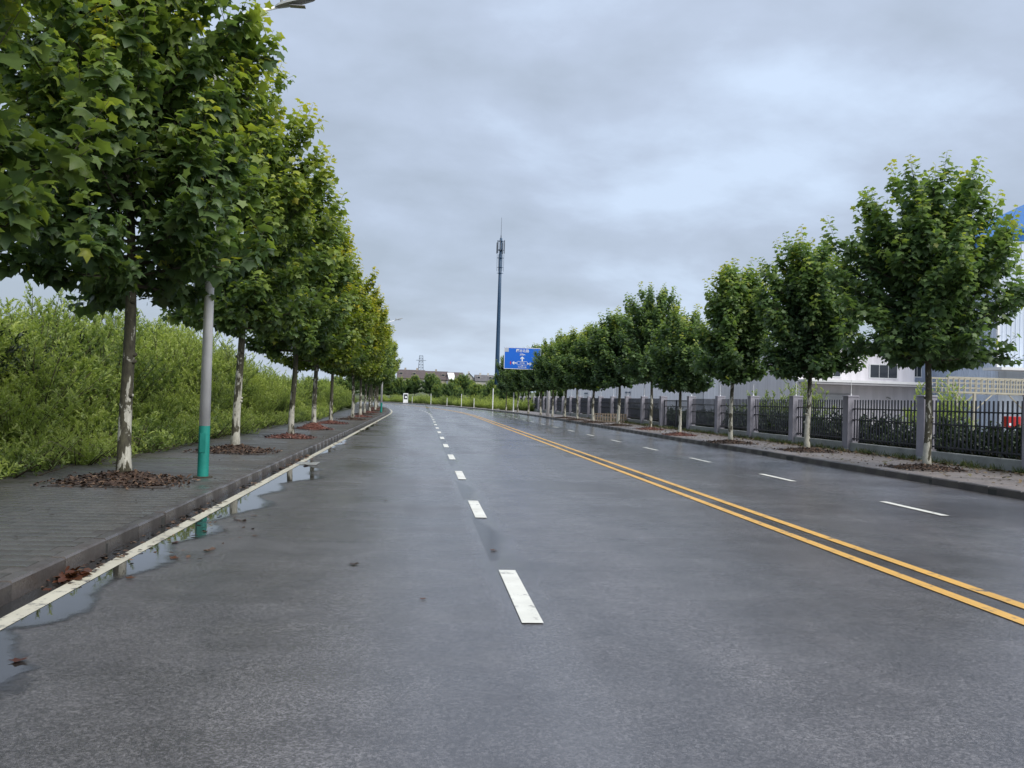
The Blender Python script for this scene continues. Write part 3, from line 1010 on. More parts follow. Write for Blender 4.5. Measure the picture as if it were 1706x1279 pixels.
for (x, y) in ((-9.0, 20.5), (-9.6, 24.5), (-8.6, 18.2)):
    place_shrub(DRY, (x, y, bank_z(x, y)), x, 1.35, 'thin dark shrub with bare stems among the light green thicket', 'dark thin shrubs in the thicket')
# arching dry stems at the foot of the thicket
dry = MB()
for k in range(26):
    x, y = random.uniform(-7.2, -6.5), random.uniform(13, 22)
    a = random.uniform(-.9, .9)
    L = random.uniform(.5, 1.1)
    dry.tube([(x, y, .3), (x + math.cos(a) * L * .5, y + math.sin(a) * L * .5, .3 + L * .35), (x + math.cos(a) * L, y + math.sin(a) * L, .3 + L * .1)], [.006, .005, .002], 4, False)
tag(dry.build('dry_grass', 'pallet_wood'), label='straw-coloured dry stems arching out of the thicket foot', cat='grass', kind='stuff')

# ------------------------------------------------------------------ lamp posts
def lamp_mesh():
    e_ = empty('lamp_post', (0, 0, 0))
    MB().tube([(0, 0, 0), (0, 0, .86)], [.092, .090], 20, False).build('painted_base', 'pole_teal', e_, smooth=True)
    MB().tube([(0, 0, .86), (0, 0, 7.55)], [.090, .052], 20).build('pole', 'pole_white', e_, smooth=True)
    MB().tube([(0, 0, -.01), (0, 0, .018)], .16, 16).build('base_plate', 'soil', e_)
    d = MB()
    d.box(-.045, .045, -.0965, -.085, .42, .74)
    d.build('access_door', 'pole_teal', e_)
    ap = [(0, 0, 7.35), (.02, 0, 7.62), (.35, 0, 7.80), (.95, 0, 7.98)]
    MB().tube(ap, [.036, .034, .028, .025], 10).build('arm', 'pole_white', e_, smooth=True)
    hd = MB()
    prof = [(0, .035, .03), (.06, .075, .045), (.20, .105, .055), (.50, .110, .05), (.62, .090, .038), (.66, .05, .02)]
    rings = []
    for (x, hw, hh) in prof:
        rings += [(.92 + x, -hw, 7.975 + x * .3), (.92 + x, -hw * .75, 7.975 + x * .3 + hh), (.92 + x, hw * .75, 7.975 + x * .3 + hh), (.92 + x, hw, 7.975 + x * .3), (.92 + x, 0, 7.955 + x * .3)]
    fs = []
    for i in range(len(prof) - 1):
        for j in range(5):
            fs.append((i * 5 + j, (i + 1) * 5 + j, (i + 1) * 5 + (j + 1) % 5, i * 5 + (j + 1) % 5))
    fs += [(0, 1, 2, 3, 4), tuple(len(rings) - 5 + j for j in range(5))[::-1]]
    hd.add(rings, fs)
    h = hd.build('lamp_head', 'lamp_grey', e_)
    MB().box(1.16, 1.42, -.06, .06, 8.015, 8.03).build('lens', 'lamp_lens', h)
    MB().tube([(1.02, 0, 8.05), (1.02, 0, 8.13), (1.00, 0, 8.20)], [.02, .03, .012], 8).build('sensor', 'lamp_grey', h)
    return e_
lp = lamp_mesh()
lamps = [(15.5, -3.6, 'white lamp post with teal painted foot beside the white-trunked plane tree'),
         (78.2, -3.45, 'distant lamp post on the shrub side, far beyond the one by the white trunk')]
for i, (s_, t, lab) in enumerate(lamps):
    o = lp if i == 0 else copy_tree(lp)
    o.location = RP(s_, t, PAVE)
    o.rotation_euler = (0, 0, RA(s_))
    tag(o, lab, 'lamp post', 'street lamp posts')

# ------------------------------------------------------------------ fence
FX = 15.05
PY = [16.4, 20.8, 25.6, 30.4, 35.1, 39.8, 44.4, 49.3, 55.2, 60.1, 65.0, 70.0, 75.0, 80.0, 85.0, 90.0, 95.0, 100.0, 105.0, 110.0, 115.0, 120.0, 126.0, 132.0, 138.0]
pil = MB().cbox(-.2, .2, -.2, .2, -.1, 1.90, .02).mesh('shaft', 'pillar_render')
pcap = MB().cbox(-.213, .213, -.213, .213, 1.90, 1.945, .015).mesh('cap', 'pillar_render')
prod = MB().tube([(0, 0, 1.94), (0, 0, 2.02), (0, 0, 2.5)], [.03, .011, .008], 6).mesh('rod', 'pole_white')
pfoot = MB().cbox(-.225, .225, -.225, .225, -.12, .10, .02).mesh('plinth', 'wall_base')
for i, y in enumerate(PY):
    e_ = empty('fence_pillar', (FX, y, PAVE), label='%s grey rendered pillar of the black picket fence, counted from the warehouse end' % ORD[i], cat='pillar', group='grey pillars of the picket fence')
    link('shaft', pil, None, e_)
    link('cap', pcap, None, e_)
    link('plinth', pfoot, None, e_)
    if i != 8: link('rod', prod, None, e_)
PK0, PK1 = .36, 1.80
pk = MB().cbox(-.018, .018, -.018, .018, PK0, PK1, .010).mesh('picket', 'picket_black')
panel_i = 0
for i in range(len(PY) - 1):
    y0, y1 = PY[i] + .2, PY[i + 1] - .2
    ln = y1 - y0
    if i == 7:
        # the gate bay
        g_ = empty('gate', (FX, y0, PAVE), label='black double-leaf steel gate between two pillars of the picket fence', cat='gate')
        for leaf_i in range(2):
            a, b2 = (0.06, ln / 2 - .02) if leaf_i == 0 else (ln / 2 + .02, ln - .06)
            q = MB().box(-.03, .03, a, a + .06, .06, 1.72).box(-.03, .03, b2 - .06, b2, .06, 1.72).box(-.028, .028, a + .06, b2 - .06, 1.64, 1.70).box(-.028, .028, a + .06, b2 - .06, .08, .14).box(-.028, .028, a + .06, b2 - .06, 1.30, 1.35)
            fr = q.build('gate_leaf', 'picket_black', g_)
            nb_ = 12
            for n_ in range(nb_):
                yy = a + .06 + (b2 - a - .12) * (n_ + .5) / nb_
                MB().box(-.012, .012, yy - .012, yy + .012, .14, 1.64).build('bar', 'picket_black', fr)
        continue
    nwords = ORD[panel_i]
    e_ = empty('fence_panel', (FX, (y0 + y1) / 2, PAVE), label='%s black picket fence panel counted from the warehouse end' % nwords, cat='fence', group='black picket fence panels')
    panel_i += 1
    MB().cbox(-.11, .11, -ln / 2, ln / 2, -.12, .30, .015).build('base_wall', 'wall_base', e_)
    for z in (.42, 1.08, 1.46):
        MB().box(-.028, .028, -ln / 2, ln / 2, z, z + .04).build('rail', 'picket_black', e_)
    npk = int(round(ln / .195))
    if i < 12:
        for n_ in range(npk):
            yy = -ln / 2 + ln * (n_ + .5) / npk
            link('picket', pk, None, e_, (0, yy, random.uniform(-.004, .004)))
    else:
        q = MB()
        for n_ in range(npk):
            yy = -ln / 2 + ln * (n_ + .5) / npk
            q.box(-.018, .018, yy - .018, yy + .018, PK0, PK1)
        q.build('far_pickets', 'picket_black', e_)['kind'] = 'stuff'
# hedge behind the fence
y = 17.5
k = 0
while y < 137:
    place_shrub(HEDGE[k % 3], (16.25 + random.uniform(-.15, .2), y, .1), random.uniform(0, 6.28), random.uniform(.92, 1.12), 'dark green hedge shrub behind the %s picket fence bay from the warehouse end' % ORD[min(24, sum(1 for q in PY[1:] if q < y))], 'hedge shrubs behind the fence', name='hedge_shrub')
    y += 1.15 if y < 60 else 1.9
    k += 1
# slim young trees in the yard
for i, (px, py, sc_, lab) in enumerate(((20.0, 46.0, 1.45, 'small light green tree in the yard before the lilac building corner'),
                                        (21.8, 36.5, 1.15, 'small bushy tree behind the fence below the beige lattice walkway'),
                                        (23.2, 38.5, 1.25, 'small tree behind the fence beside the red cabinet'),
                                        (18.4, 47.5, 1.25, 'small tree behind the fence before the white ribbed shed'))):
    place_shrub(SH[(0, 4, 2, 1)[i]], (px, py, .1), i, sc_, lab, None, name='young_tree', cat='tree')

# weeds and leaf litter at the foot of the fence wall
P, D, Nn, S, T = [], [], [], [], []
for k in range(5200):
    y = rng.uniform(17, 80)
    x = 14.8 - abs(rng.normal(0, .30))
    if rng.random() < .25: x = rng.uniform(11.7, 14.8)
    P.append((x, y, PAVE + .008 + rng.random() * .02)); D.append(rng.normal(size=3) * (1, 1, .2)); Nn.append((rng.normal() * .3, rng.normal() * .3, 1))
    S.append(rng.uniform(.05, .13)); T.append(rng.random())
tag(link('leaf_litter', leaves_mesh('leaf_litter', P, D, Nn, S, T, 'litter', OVAL, OVAL_F)), label='brown leaf litter strewn along the foot of the fence wall', cat='litter', kind='stuff')
P, D, Nn, S, T = [], [], [], [], []
BL = np.array([(-.05, 0, 0), (.05, 0, 0), (.03, .55, .02), (0, 1, .16), (-.03, .55, .02)], np.float32)
BLF = np.array([(0, 1, 2), (0, 2, 4), (4, 2, 3)], np.int32)
for k in range(420):
    y0 = rng.uniform(17, 70)
    x0 = 14.84 - abs(rng.normal(0, .14))
    for q in range(int(rng.integers(8, 18))):
        P.append((x0 + rng.normal() * .05, y0 + rng.normal() * .07, PAVE)); D.append((rng.normal() * .5, rng.normal() * .5, 1)); Nn.append(rng.normal(size=3))
        S.append(rng.uniform(.08, .24)); T.append(rng.random())
tag(link('grass', leaves_mesh('grass', P, D, Nn, S, T, 'grass_blade', BL, BLF)), label='weedy grass tufts along the foot of the fence wall', cat='grass', kind='stuff')

# ------------------------------------------------------------------ buildings behind the fence
def clad_panels(parent, mat, n, origin, axis, width, z0, z1, thick=.05, z1f=None, name='wall_panel'):
    """ribbed cladding sheets, one object each, side by side along axis ('x' or 'y')"""
    pw = width / n
    for i in range(n):
        q = MB()
        h1a = z1 if z1f is None else z1f(i * pw)
        h1b = z1 if z1f is None else z1f((i + 1) * pw)
        ribs = 4
        pts = []
        for r_ in range(ribs):
            u0 = r_ / ribs
            for du, dz in ((0, 0), (.16, 0), (.19, .025), (.23, .025), (.26, 0)):
                uu = min(1.0, u0 + du / ribs * 4 * .24 / .26)
                pts.append((uu, dz))
        pts.append((1.0, 0))
        vs = []
        for uu, dz in pts:
            a = uu * pw * .998
            top = h1a + (h1b - h1a) * uu
            if axis == 'x':
                vs += [(a, -dz, z0), (a, -dz, top)]
            else:
                vs += [(-dz, a, z0), (-dz, a, top)]
        fs = [(2 * k, 2 * k + 2, 2 * k + 3, 2 * k + 1) if axis == 'x' else (2 * k, 2 * k + 1, 2 * k + 3, 2 * k + 2) for k in range(len(pts) - 1)]
        q.add(vs, fs)
        loc = (origin[0] + i * pw, origin[1], 0) if axis == 'x' else (origin[0], origin[1] + i * pw, 0)
        q.build(name, mat, parent, loc)

# A: warehouse with a blue gable
A = empty('warehouse', (30.4, 45, .1), label='pale blue ribbed warehouse with bright blue gable roof beyond the fence', cat='warehouse')
AE, AW, AD = 10.75, 22.0, 11.0
MB().box(.06, AW, .06, AD, 0, AE - .02).build('core_wall', 'clad_blue_pale', A)
clad_panels(A, 'clad_blue_pale', 22, (0, 0), 'x', AW, 3.9, AE)
clad_panels(A, 'clad_blue_pale', 11, (0, 0.0), 'y', AD, 0, AE)
rise = 5.4
q = MB().add([(0, -.02, AE + .01), (AW, -.02, AE + .01), (AW / 2, -.02, AE + rise), (0, .2, AE + .01), (AW, .2, AE + .01), (AW / 2, .2, AE + rise)], [(0, 1, 2), (3, 5, 4), (0, 3, 4, 1), (1, 4, 5, 2), (2, 5, 3, 0)])
q.build('gable', 'clad_blue', A)
for sgn in (0, 1):
    xa, xb = (-.5, AW / 2) if sgn == 0 else (AW + .5, AW / 2)
    za = AE - .5 * rise / (AW / 2)
    q = MB().add([(xa, -.45, za), (xb, -.45, AE + rise), (xb, AD + .4, AE + rise), (xa, AD + .4, za), (xa, -.45, za + .26), (xb, -.45, AE + rise + .26), (xb, AD + .4, AE + rise + .26), (xa, AD + .4, za + .26)],
                 [(0, 1, 2, 3), (4, 7, 6, 5), (0, 4, 5, 1), (2, 6, 7, 3), (0, 3, 7, 4)])
    q.build('roof', 'clad_blue', A)
MB().box(-.9, AW, -1.6, -.04, 3.78, 3.92).build('canopy', 'window_frame', A)
MB().box(-.14, -.03, -.10, .04, 3.95, AE - .1).build('corner_trim', 'window_frame', A)
for y0 in (1.2, 4.4, 7.4):
    wdw = MB().box(-.09, -.03, y0, y0 + 1.9, 4.1, 5.6).build('window', 'dark_blue_steel', A)
    MB().box(-.11, -.092, y0 + .08, y0 + .9, 4.2, 5.5).build('pane', 'glass_dark', wdw)
    MB().box(-.11, -.092, y0 + 1.0, y0 + 1.82, 4.2, 5.5).build('pane', 'glass_dark', wdw)
sh = MB()
for k in range(12):
    sh.box(2.2, 6.4, -.06, -.035, .1 + k * .24, .1 + k * .24 + .225)
sh.build('roller_shutter', 'shutter_grey', A)

# beige lattice walkway in front of it
Bt = empty('lattice_walkway', (25.75, 42.0, .1), label='beige steel lattice walkway on braced legs in front of the blue-roofed warehouse', cat='walkway')
TZ0, TZ1, TL_, TD = 2.52, 3.24, 9.0, 1.5
for yy in (0, TD):
    for z in (TZ0, TZ1):
        MB().box(0, TL_, yy - .035, yy + .035, z - .04, z + .04).build('chord', 'steel_beige', Bt)
    for z in (TZ0 + .24, TZ0 + .48):
        MB().box(0.03, TL_ - .03, yy - .018, yy + .018, z - .018, z + .018).build('rail', 'steel_beige', Bt)
    nx = 30
    for k in range(nx + 1):
        xx = min(max(TL_ * k / nx, .03), TL_ - .03)
        MB().box(xx - .026, xx + .026, yy - .026, yy + .026, TZ0 + .042, TZ1 - .042).build('upright', 'steel_beige', Bt)
for k in range(0, 31, 2):
    xx = min(max(TL_ * k / 30, .05), TL_ - .05)
    MB().box(xx - .03, xx + .03, .04, TD - .04, TZ0 - .035, TZ0 + .025).build('cross_beam', 'steel_beige', Bt)
for xx in (1.4, 5.2, 8.6):
    for yy in (0, TD):
        MB().box(xx - .06, xx + .06, yy - .06, yy + .06, 0, TZ0 - .045).build('leg', 'steel_beige', Bt)
        for d in (-1, 1):
            MB().tube([(xx + d * .07, yy, TZ0 - .85), (xx + d * .95, yy, TZ0 - .06)], .035, 6).build('brace', 'steel_beige', Bt)

# B: lilac building with canopy, shutter and windows facing the camera side
B = empty('annex_building', (21.5, 50, .1), label='lilac rendered building with flat canopy, roller shutter and upper windows', cat='building')
BW, BH, BD = 7.1, 5.05, 14
MB().box(0, BW, 0, BD, 0, BH).build('wall', 'clad_lilac', B)
MB().box(-.12, BW + .12, -.12, BD + .12, BH + .003, BH + .18).build('roof', 'canopy_grey', B)
MB().box(.05, BW + .25, -1.5, -.003, 3.02, 3.16).build('canopy', 'window_frame', B)
MB().box(.10, BW + .2, -1.45, -.003, 2.90, 3.017).build('canopy_soffit', 'canopy_grey', B)
for (x0, x1) in ((1.2, 2.6), (4.3, 6.05)):
    wdw = MB().box(x0, x1, -.05, -.003, 3.35, 4.2).build('window', 'window_frame', B)
    n_ = 3
    for k in range(n_):
        a = x0 + .05 + (x1 - x0 - .1) * k / n_ + .02
        b2 = x0 + .05 + (x1 - x0 - .1) * (k + 1) / n_ - .02
        MB().box(a, b2, -.066, -.053, 3.41, 4.14).build('pane', 'glass_dark', wdw)
sf = MB().box(.42, 3.15, -.09, -.003, 0, 2.42).build('shutter_frame', 'canopy_grey', B)
for k in range(17):
    MB().box(.55, 3.02, -.115, -.093, .05 + k * .135, .05 + k * .135 + .126).build('shutter_slat', 'shutter_grey', sf)
MB().tube([(5.4, -.02, 2.25), (5.4, -.16, 2.28), (5.46, -.30, 2.20)], [.03, .035, .05], 8).build('wall_lamp', 'lamp_grey', B)
MB().box(BW + .02, BW + .9, 1.0, 1.3, 0, 2.85).build('side_wall', 'canopy_grey', B)
wdw = MB().box(BW + .003, BW + .6, .30, .36, 3.5, 4.25).build('side_window', 'window_frame', B)
MB().box(BW + .07, BW + .29, .28, .297, 3.56, 4.19).build('pane', 'glass_dark', wdw)
MB().box(BW + .33, BW + .55, .28, .297, 3.56, 4.19).build('pane', 'glass_dark', wdw)

# C: long white ribbed shed along the fence
Cb = empty('long_shed', (29.4, 70, .1), label='long white ribbed metal shed running along behind the fence', cat='shed')
MB().box(.06, 18, .06, 112, 0, 5.2).build('core_wall', 'clad_white', Cb)
clad_panels(Cb, 'clad_white', 56, (0, 0), 'y', 112, 0, 5.2)
clad_panels(Cb, 'clad_white', 9, (0, 0), 'x', 18, 0, 5.2)
q = MB().add([(-.3, -.2, 5.2), (9, -.2, 6.6), (9, 112.2, 6.6), (-.3, 112.2, 5.2), (18.3, -.2, 5.2), (18.3, 112.2, 5.2), (-.3, -.2, 5.32), (9, -.2, 6.72), (9, 112.2, 6.72), (-.3, 112.2, 5.32), (18.3, -.2, 5.32), (18.3, 112.2, 5.32)],
             [(0, 1, 2, 3), (1, 4, 5, 2), (6, 9, 8, 7), (7, 8, 11, 10), (0, 6, 7, 1), (1, 7, 10, 4), (0, 3, 9, 6), (0, 1, 4)])
q.build('roof', 'canopy_grey', Cb)
MB().box(-.13, -.03, -.06, .10, 0, 5.15).build('corner_trim', 'window_frame', Cb)
for yy in (14, 30, 47, 64, 82, 98):
    MB().tube([(-.12, yy, 0), (-.12, yy, 5.15)], .055, 8).build('downpipe', 'canopy_grey', Cb)
for yy in (22, 55, 88):
    dr = MB().box(-.10, -.03, yy, yy + 3.4, 0, 3.2).build('door', 'shutter_grey', Cb)
    MB().box(-.13, -.103, yy + .1, yy + 3.3, 2.9, 3.1).build('door_header', 'dark_blue_steel', dr)

# red cabinet behind the fence
e_ = empty('hose_cabinet', (23.6, 34.0, .1), label='red fire hose cabinet on a post behind the picket fence', cat='cabinet')
bx = MB().cbox(-.31, .31, -.1, .1, .92, 1.42, .012).build('box', 'red_enamel', e_)
MB().box(-.29, -.02, -.113, -.103, .95, 1.37).build('door', 'red_enamel', e_)
MB().box(.02, .29, -.113, -.103, .95, 1.37).build('door', 'red_enamel', e_)
MB().box(-.20, -.10, -.122, -.116, 1.05, 1.15).build('emblem', 'sign_white', bx)
MB().tube([(0, 0, 0), (0, 0, .92)], .04, 8).build('post', 'red_enamel', e_)

# pallets on the pavement
def pallet(loc, rz, label, tilt):
    e_ = empty('pallet', loc, rz, label=label, cat='pallet', group='wooden pallets by the fence')
    e_.rotation_euler = (tilt, 0, rz)
    e_.scale = (1, .62, 1)
    for k in range(3):
        MB().box(-.6, .6, -.5 + k * .45, -.5 + k * .45 + .09, .022, .12).build('runner', 'pallet_wood', e_)
    for k in range(7):
        x0 = -.6 + k * .185
        MB().box(x0, x0 + .09, -.51, .50, .122, .145).build('slat', 'pallet_wood', e_)
    for k in range(3):
        x0 = -.6 + k * .555
        MB().box(x0, x0 + .09, -.505, .495, 0, .020).build('slat', 'pallet_wood', e_)
pallet((13.05, 64.2, PAVE + .32), R_(-8), 'wooden pallet on edge near the fence, the one closer to the road', R_(78))
pallet((14.3, 64.7, PAVE + .32), R_(6), 'wooden pallet on edge near the fence, the one closer to the wall', R_(80))

# ------------------------------------------------------------------ road sign on its post
sgn = empty('road_sign', (14.16, 86.0, PAVE), label='blue overhead road sign with white arrows on a white post', cat='road sign')
sgn.scale = (1.19,) * 3
PX = -1.72
MB().tube([(PX, .1, 0), (PX, .1, 5.6)], [.14, .11], 14).build('post', 'pole_white', sgn, smooth=True)
for z in (4.10, 5.0):
    MB().tube([(PX, .06, z), (-5.3, .06, z)], [.055, .045], 8).build('arm', 'pole_white', sgn)
X0, X1, Z0, Z1 = -5.42, -2.42, 3.68, 5.43
pn = MB().box(X0, X1, -.06, -.02, Z0, Z1).build('panel', 'sign_blue', sgn)
bd = MB()
bw = .045
bd.box(X0 + .01, X1 - .01, -.066, -.062, Z1 - bw, Z1 - .008).box(X0 + .01, X1 - .01, -.066, -.062, Z0 + .008, Z0 + bw)
bd.box(X0 + .008, X0 + bw, -.066, -.062, Z0 + bw, Z1 - bw).box(X1 - bw, X1 - .008, -.066, -.062, Z0 + bw, Z1 - bw)
bd.build('border', 'sign_white', pn)
MB().box(X0 + .05, X0 + .36, -.072, -.067, Z1 - .37, Z1 - .05).build('badge', 'sign_grey', pn)
xc = (X0 + X1) / 2 - .02
def arrow(cx, cz, ang, sz):
    pts = [(0, .5), (.42, .12), (.42, -.12), (.13, .10), (.13, -.62), (-.13, -.62), (-.13, .10), (-.42, -.12), (-.42, .12)]
    ca, sa = math.cos(ang), math.sin(ang)
    v = [(cx + (x * ca - z * sa) * sz, -.070, cz + (x * sa + z * ca) * sz) for x, z in pts]
    MB().add(v, [(0, 8, 7, 6, 3, 2, 1), (6, 5, 4, 3)]).build('arrow', 'sign_white', pn)
arrow(xc, Z0 + .86, 0, .36)
arrow(xc - .66, Z0 + .50, R_(90), .30)
arrow(xc + .62, Z0 + .46, R_(-90), .30)
MB().box(X0 + .50, X0 + .58, -.070, -.066, Z0 + .38, Z0 + .62).build('red_mark', 'sign_red', pn)
fr = MB()
for (a, b2, c, d) in ((-.38, .38, .62, .645), (-.38, .38, .34, .365), (-.44, -.40, .39, .60), (.40, .44, .39, .60)):
    fr.box(xc + a, xc + b2, -.070, -.066, Z0 + c, Z0 + d)
fr.build('lozenge', 'sign_white', pn)
MB().box(xc - .03, xc + .05, -.070, -.066, Z0 + .26, Z0 + .33).build('arrow_stem', 'sign_white', pn)
def text(body, cx, cz, size):
    cu = bpy.data.curves.new('lettering', 'FONT')
    cu.body = body
    cu.size = size
    cu.align_x = 'CENTER'
    cu.align_y = 'CENTER'
    cu.extrude = .002
    cu.offset = size * .012
    o = bpy.data.objects.new('lettering', cu)
    col.objects.link(o)
    cu.materials.append(MATS['sign_white'])
    me = bpy.data.meshes.new_from_object(o.evaluated_get(bpy.context.evaluated_depsgraph_get()))
    bpy.data.objects.remove(o)
    o = link('lettering', me, 'sign_white', pn)
    o.location = (cx, -.070, cz)
    o.rotation_euler = (R_(90), 0, 0)
text('樱汾北路', xc, Z1 - .27, .27)
text('200m', xc, Z1 - .56, .20)
text('兴宁路', xc, Z0 + .49, .13)
text('东四四十路', xc, Z0 + .16, .14)
# slim white posts near it
for i, (x, y) in enumerate((RP(106, 11.75)[:2], RP(122, 11.75)[:2])):
    o = MB().tube([(0, 0, 0), (0, 0, 2.9)], [.075, .06], 10).build('white_post', 'pole_white', None, (x, y, PAVE))
    tag(o, 'plain white post on the fence side, %s beyond the blue road sign' % ORD[i], 'post', 'plain white posts beyond the road sign')

# ------------------------------------------------------------------ antenna mast
mast = empty('antenna_mast', (14.0, 170, -.06), label='tall dark blue monopole antenna mast with panel antennas and lightning rod', cat='mast')
MB().tube([(0, 0, 0), (0, 0, 10), (0, 0, 20), (0, 0, 32.2)], [.46, .40, .33, .24], 14).build('pole', 'dark_blue_steel', mast, smooth=True)
MB().tube([(0, 0, 32.2), (0, 0, 33.0), (0, 0, 36.2)], [.14, .045, .025], 6).build('lightning_rod', 'antenna_grey', mast)
for z, rr_ in ((25.5, .62), (26.6, .55), (28.4, .62), (29.9, .78), (31.6, .66)):
    q = MB().tube([(0, 0, z), (0, 0, z + .14)], rr_ * .6, 12)
    q.tube([(-rr_, 0, z + .07), (rr_, 0, z + .07)], .05, 5)
    q.tube([(0, -rr_, z + .07), (0, rr_, z + .07)], .05, 5)
    q.build('platform_ring', 'dark_blue_steel', mast)
for k in range(9):
    a = k * 2 * math.pi / 9 + .3
    z0 = 29.3 + (.5 if k % 3 == 0 else 0)
    cx_, cy_ = math.cos(a) * .72, math.sin(a) * .72
    MB().box(cx_ - .09, cx_ + .09, cy_ - .07, cy_ + .07, z0, z0 + 2.1).build('panel_antenna', 'antenna_grey', mast)
for k in range(6):
    a = k * math.pi / 3
    cx_, cy_ = math.cos(a) * .64, math.sin(a) * .64
    MB().tube([(cx_, cy_, 25.9), (cx_, cy_, 29.2)], .035, 5).build('mounting_rod', 'antenna_grey', mast)

# ------------------------------------------------------------------ beyond the bend
k = 0
for s_ in np.arange(118, 246, 2.6):
    for t in (13.6, 16.0):
        x, y, z = RP(float(s_) + random.uniform(-.8, .8), t + random.uniform(-.6, .6), 0)
        place_shrub((SH + LOWS)[random.randrange(6)], (x, y, -.05), random.uniform(0, 6.28), random.uniform(.75, 1.05), 'green roadside shrub along the outer side of the far bend', 'roadside shrubs at the far bend')
for i, s_ in enumerate((150, 156, 162, 168, 175, 183, 191, 199, 208)):
    x, y, z = RP(s_, 21 + random.uniform(-.8, .8), -.05)
    place_tree(('r1', 'r2', 'r3', 'r0')[i % 4], (x, y, -.9), i, (.85, .85, .78), 'clipped round tree in the row behind the far bend shrubs', 'row of trees behind the far bend', name='round_tree')
for i in range(30):
    x = -30 + i * 2.6 + random.uniform(-1, 1)
    y = 252 + random.uniform(-12, 18)
    place_tree(('r0', 'r1', 'r3', 'r2')[i % 4], (x, y, max(-.1, hill_z(x, y)) - 1.0), i * 1.3, (1.25, 1.25, random.uniform(.85, 1.15)), 'dark tree on the slope below the far houses', 'trees on the slope below the houses', name='round_tree')
for i, s_ in enumerate((139, 150, 163, 178, 196)):
    o = MB().tube([(0, 0, 0), (0, 0, 2.3 if i % 2 else 1.6)], [.045, .04], 8).build('marker_post', 'pole_white', None, RP(s_, 12.0, 0))
    tag(o, 'thin white marker post at the edge of the far bend', 'post', 'marker posts at the far bend')
e_ = empty('notice_board', RP(205, 12.6, 0), RA(205), label='white framed notice board with a black panel at the far bend', cat='notice board')
MB().cbox(-.55, .55, -.12, .12, 0, 2.3, .03).build('casing', 'sign_white', e_)
p_ = MB().box(-.42, .42, -.135, -.123, .95, 2.1).build('panel', 'picket_black', e_)
MB().add([(.05 + .26 * math.cos(a * .5236), -.142, 1.45 + .24 * math.sin(a * .5236)) for a in range(12)], [tuple(range(12))]).build('emblem', 'sign_white', p_)

# houses on the rise
def house(x, y, z, wd, dp, eave, ridge, wall, roof, label, rz=0.0, along=True, nw=5, chim=2):
    h = empty('house', (x, y, z), rz, label=label, cat='house', group='houses on the rise')
    MB().box(0, wd, 0, dp, -3, eave).build('wall', wall, h)
    o_ = .4
    if along:
        v = [(-o_, -o_, eave - .2), (wd + o_, -o_, eave - .2), (wd + o_, dp / 2, ridge), (-o_, dp / 2, ridge), (-o_, dp + o_, eave - .2), (wd + o_, dp + o_, eave - .2)]
        f = [(0, 1, 2, 3), (3, 2, 5, 4), (0, 3, 4), (1, 5, 2), (0, 4, 5, 1)]
    else:
        v = [(-o_, -o_, eave - .2), (wd / 2, -o_, ridge), (wd / 2, dp + o_, ridge), (-o_, dp + o_, eave - .2), (wd + o_, -o_, eave - .2), (wd + o_, dp + o_, eave - .2)]
        f = [(0, 1, 2, 3), (1, 4, 5, 2), (0, 3, 5, 4)]
        MB().add([(0, -.01, eave), (wd, -.01, eave), (wd / 2, -.01, ridge - .25), (0, .02, eave), (wd, .02, eave), (wd / 2, .02, ridge - .25)], [(0, 1, 2), (3, 5, 4), (0, 3, 4, 1)]).build('gable', wall, h)
    rf = MB().add(v, f).build('roof', roof, h)
    for c in range(chim):
        cx_ = wd * (c + .6) / (chim + .2)
        MB().box(cx_ - .35, cx_ + .35, dp / 2 - .3, dp / 2 + .3, ridge - .8, ridge + .7).build('chimney', wall, rf)
    for k in range(nw):
        xx = wd * (k + .5) / nw
        for z_ in (1.0, 3.6):
            if z_ + 1.2 > eave: continue
            w_ = MB().box(xx - .55, xx + .55, -.06, -.01, z_, z_ + 1.2).build('window', 'window_frame', h)
            MB().box(xx - .46, xx + .46, -.075, -.063, z_ + .08, z_ + 1.12).build('pane', 'glass_dark', w_)
        if along and k % 2 == 0:
            fz = eave + (ridge - eave) * .45
            w_ = MB().box(xx - .6, xx + .6, dp * .16, dp * .30, fz - .5, fz + .65).build('dormer', wall, h)
            MB().box(xx - .48, xx + .48, dp * .16 - .03, dp * .16 - .004, fz - .2, fz + .5).build('pane', 'glass_dark', w_)
    return h
house(-9, 330, 3.9, 9.5, 9, 4.6, 7.6, 'house_wall', 'roof_brown', 'brown-roofed terrace house nearest the lattice tower', nw=4)
house(.9, 331, 3.9, 8.0, 9, 4.4, 7.4, 'house_wall', 'roof_brown', 'brown-roofed terrace house beside the white dormer block', nw=3, chim=1)
h = house(9.3, 330, 3.9, 5.2, 9, 4.2, 7.2, 'house_pale', 'roof_brown', 'brown-roofed house with a big white roof dormer', nw=2, chim=0)
MB().add([(.3, -.3, 4.4), (2.9, -.3, 4.2), (2.1, 2.2, 6.9), (-.3, 2.2, 6.9), (.3, .6, 4.4), (2.9, .6, 4.2), (2.1, 3.0, 6.9), (-.3, 3.0, 6.9)], [(0, 1, 2, 3), (4, 7, 6, 5), (0, 4, 5, 1), (1, 5, 6, 2), (2, 6, 7, 3), (3, 7, 4, 0)]).build('white_dormer', 'sign_white', h)
house(14.9, 334, 5.0, 4.6, 8, 3.6, 6.0, 'house_pale', 'roof_grey', 'small pale house with grey gable next to the brown roofs', along=False, nw=2, chim=1)
house(19.4, 328, 4.8, 6.4, 8, 3.4, 5.6, 'house_pale', 'roof_grey', 'pale house with long grey roof right of the small gable', nw=3, chim=2)
house(25.0, 318, 5.0, 5.0, 8, 4.0, 6.6, 'house_pale', 'roof_grey', 'pale house with grey gable end standing closest to the mast', along=False, nw=2, chim=1)

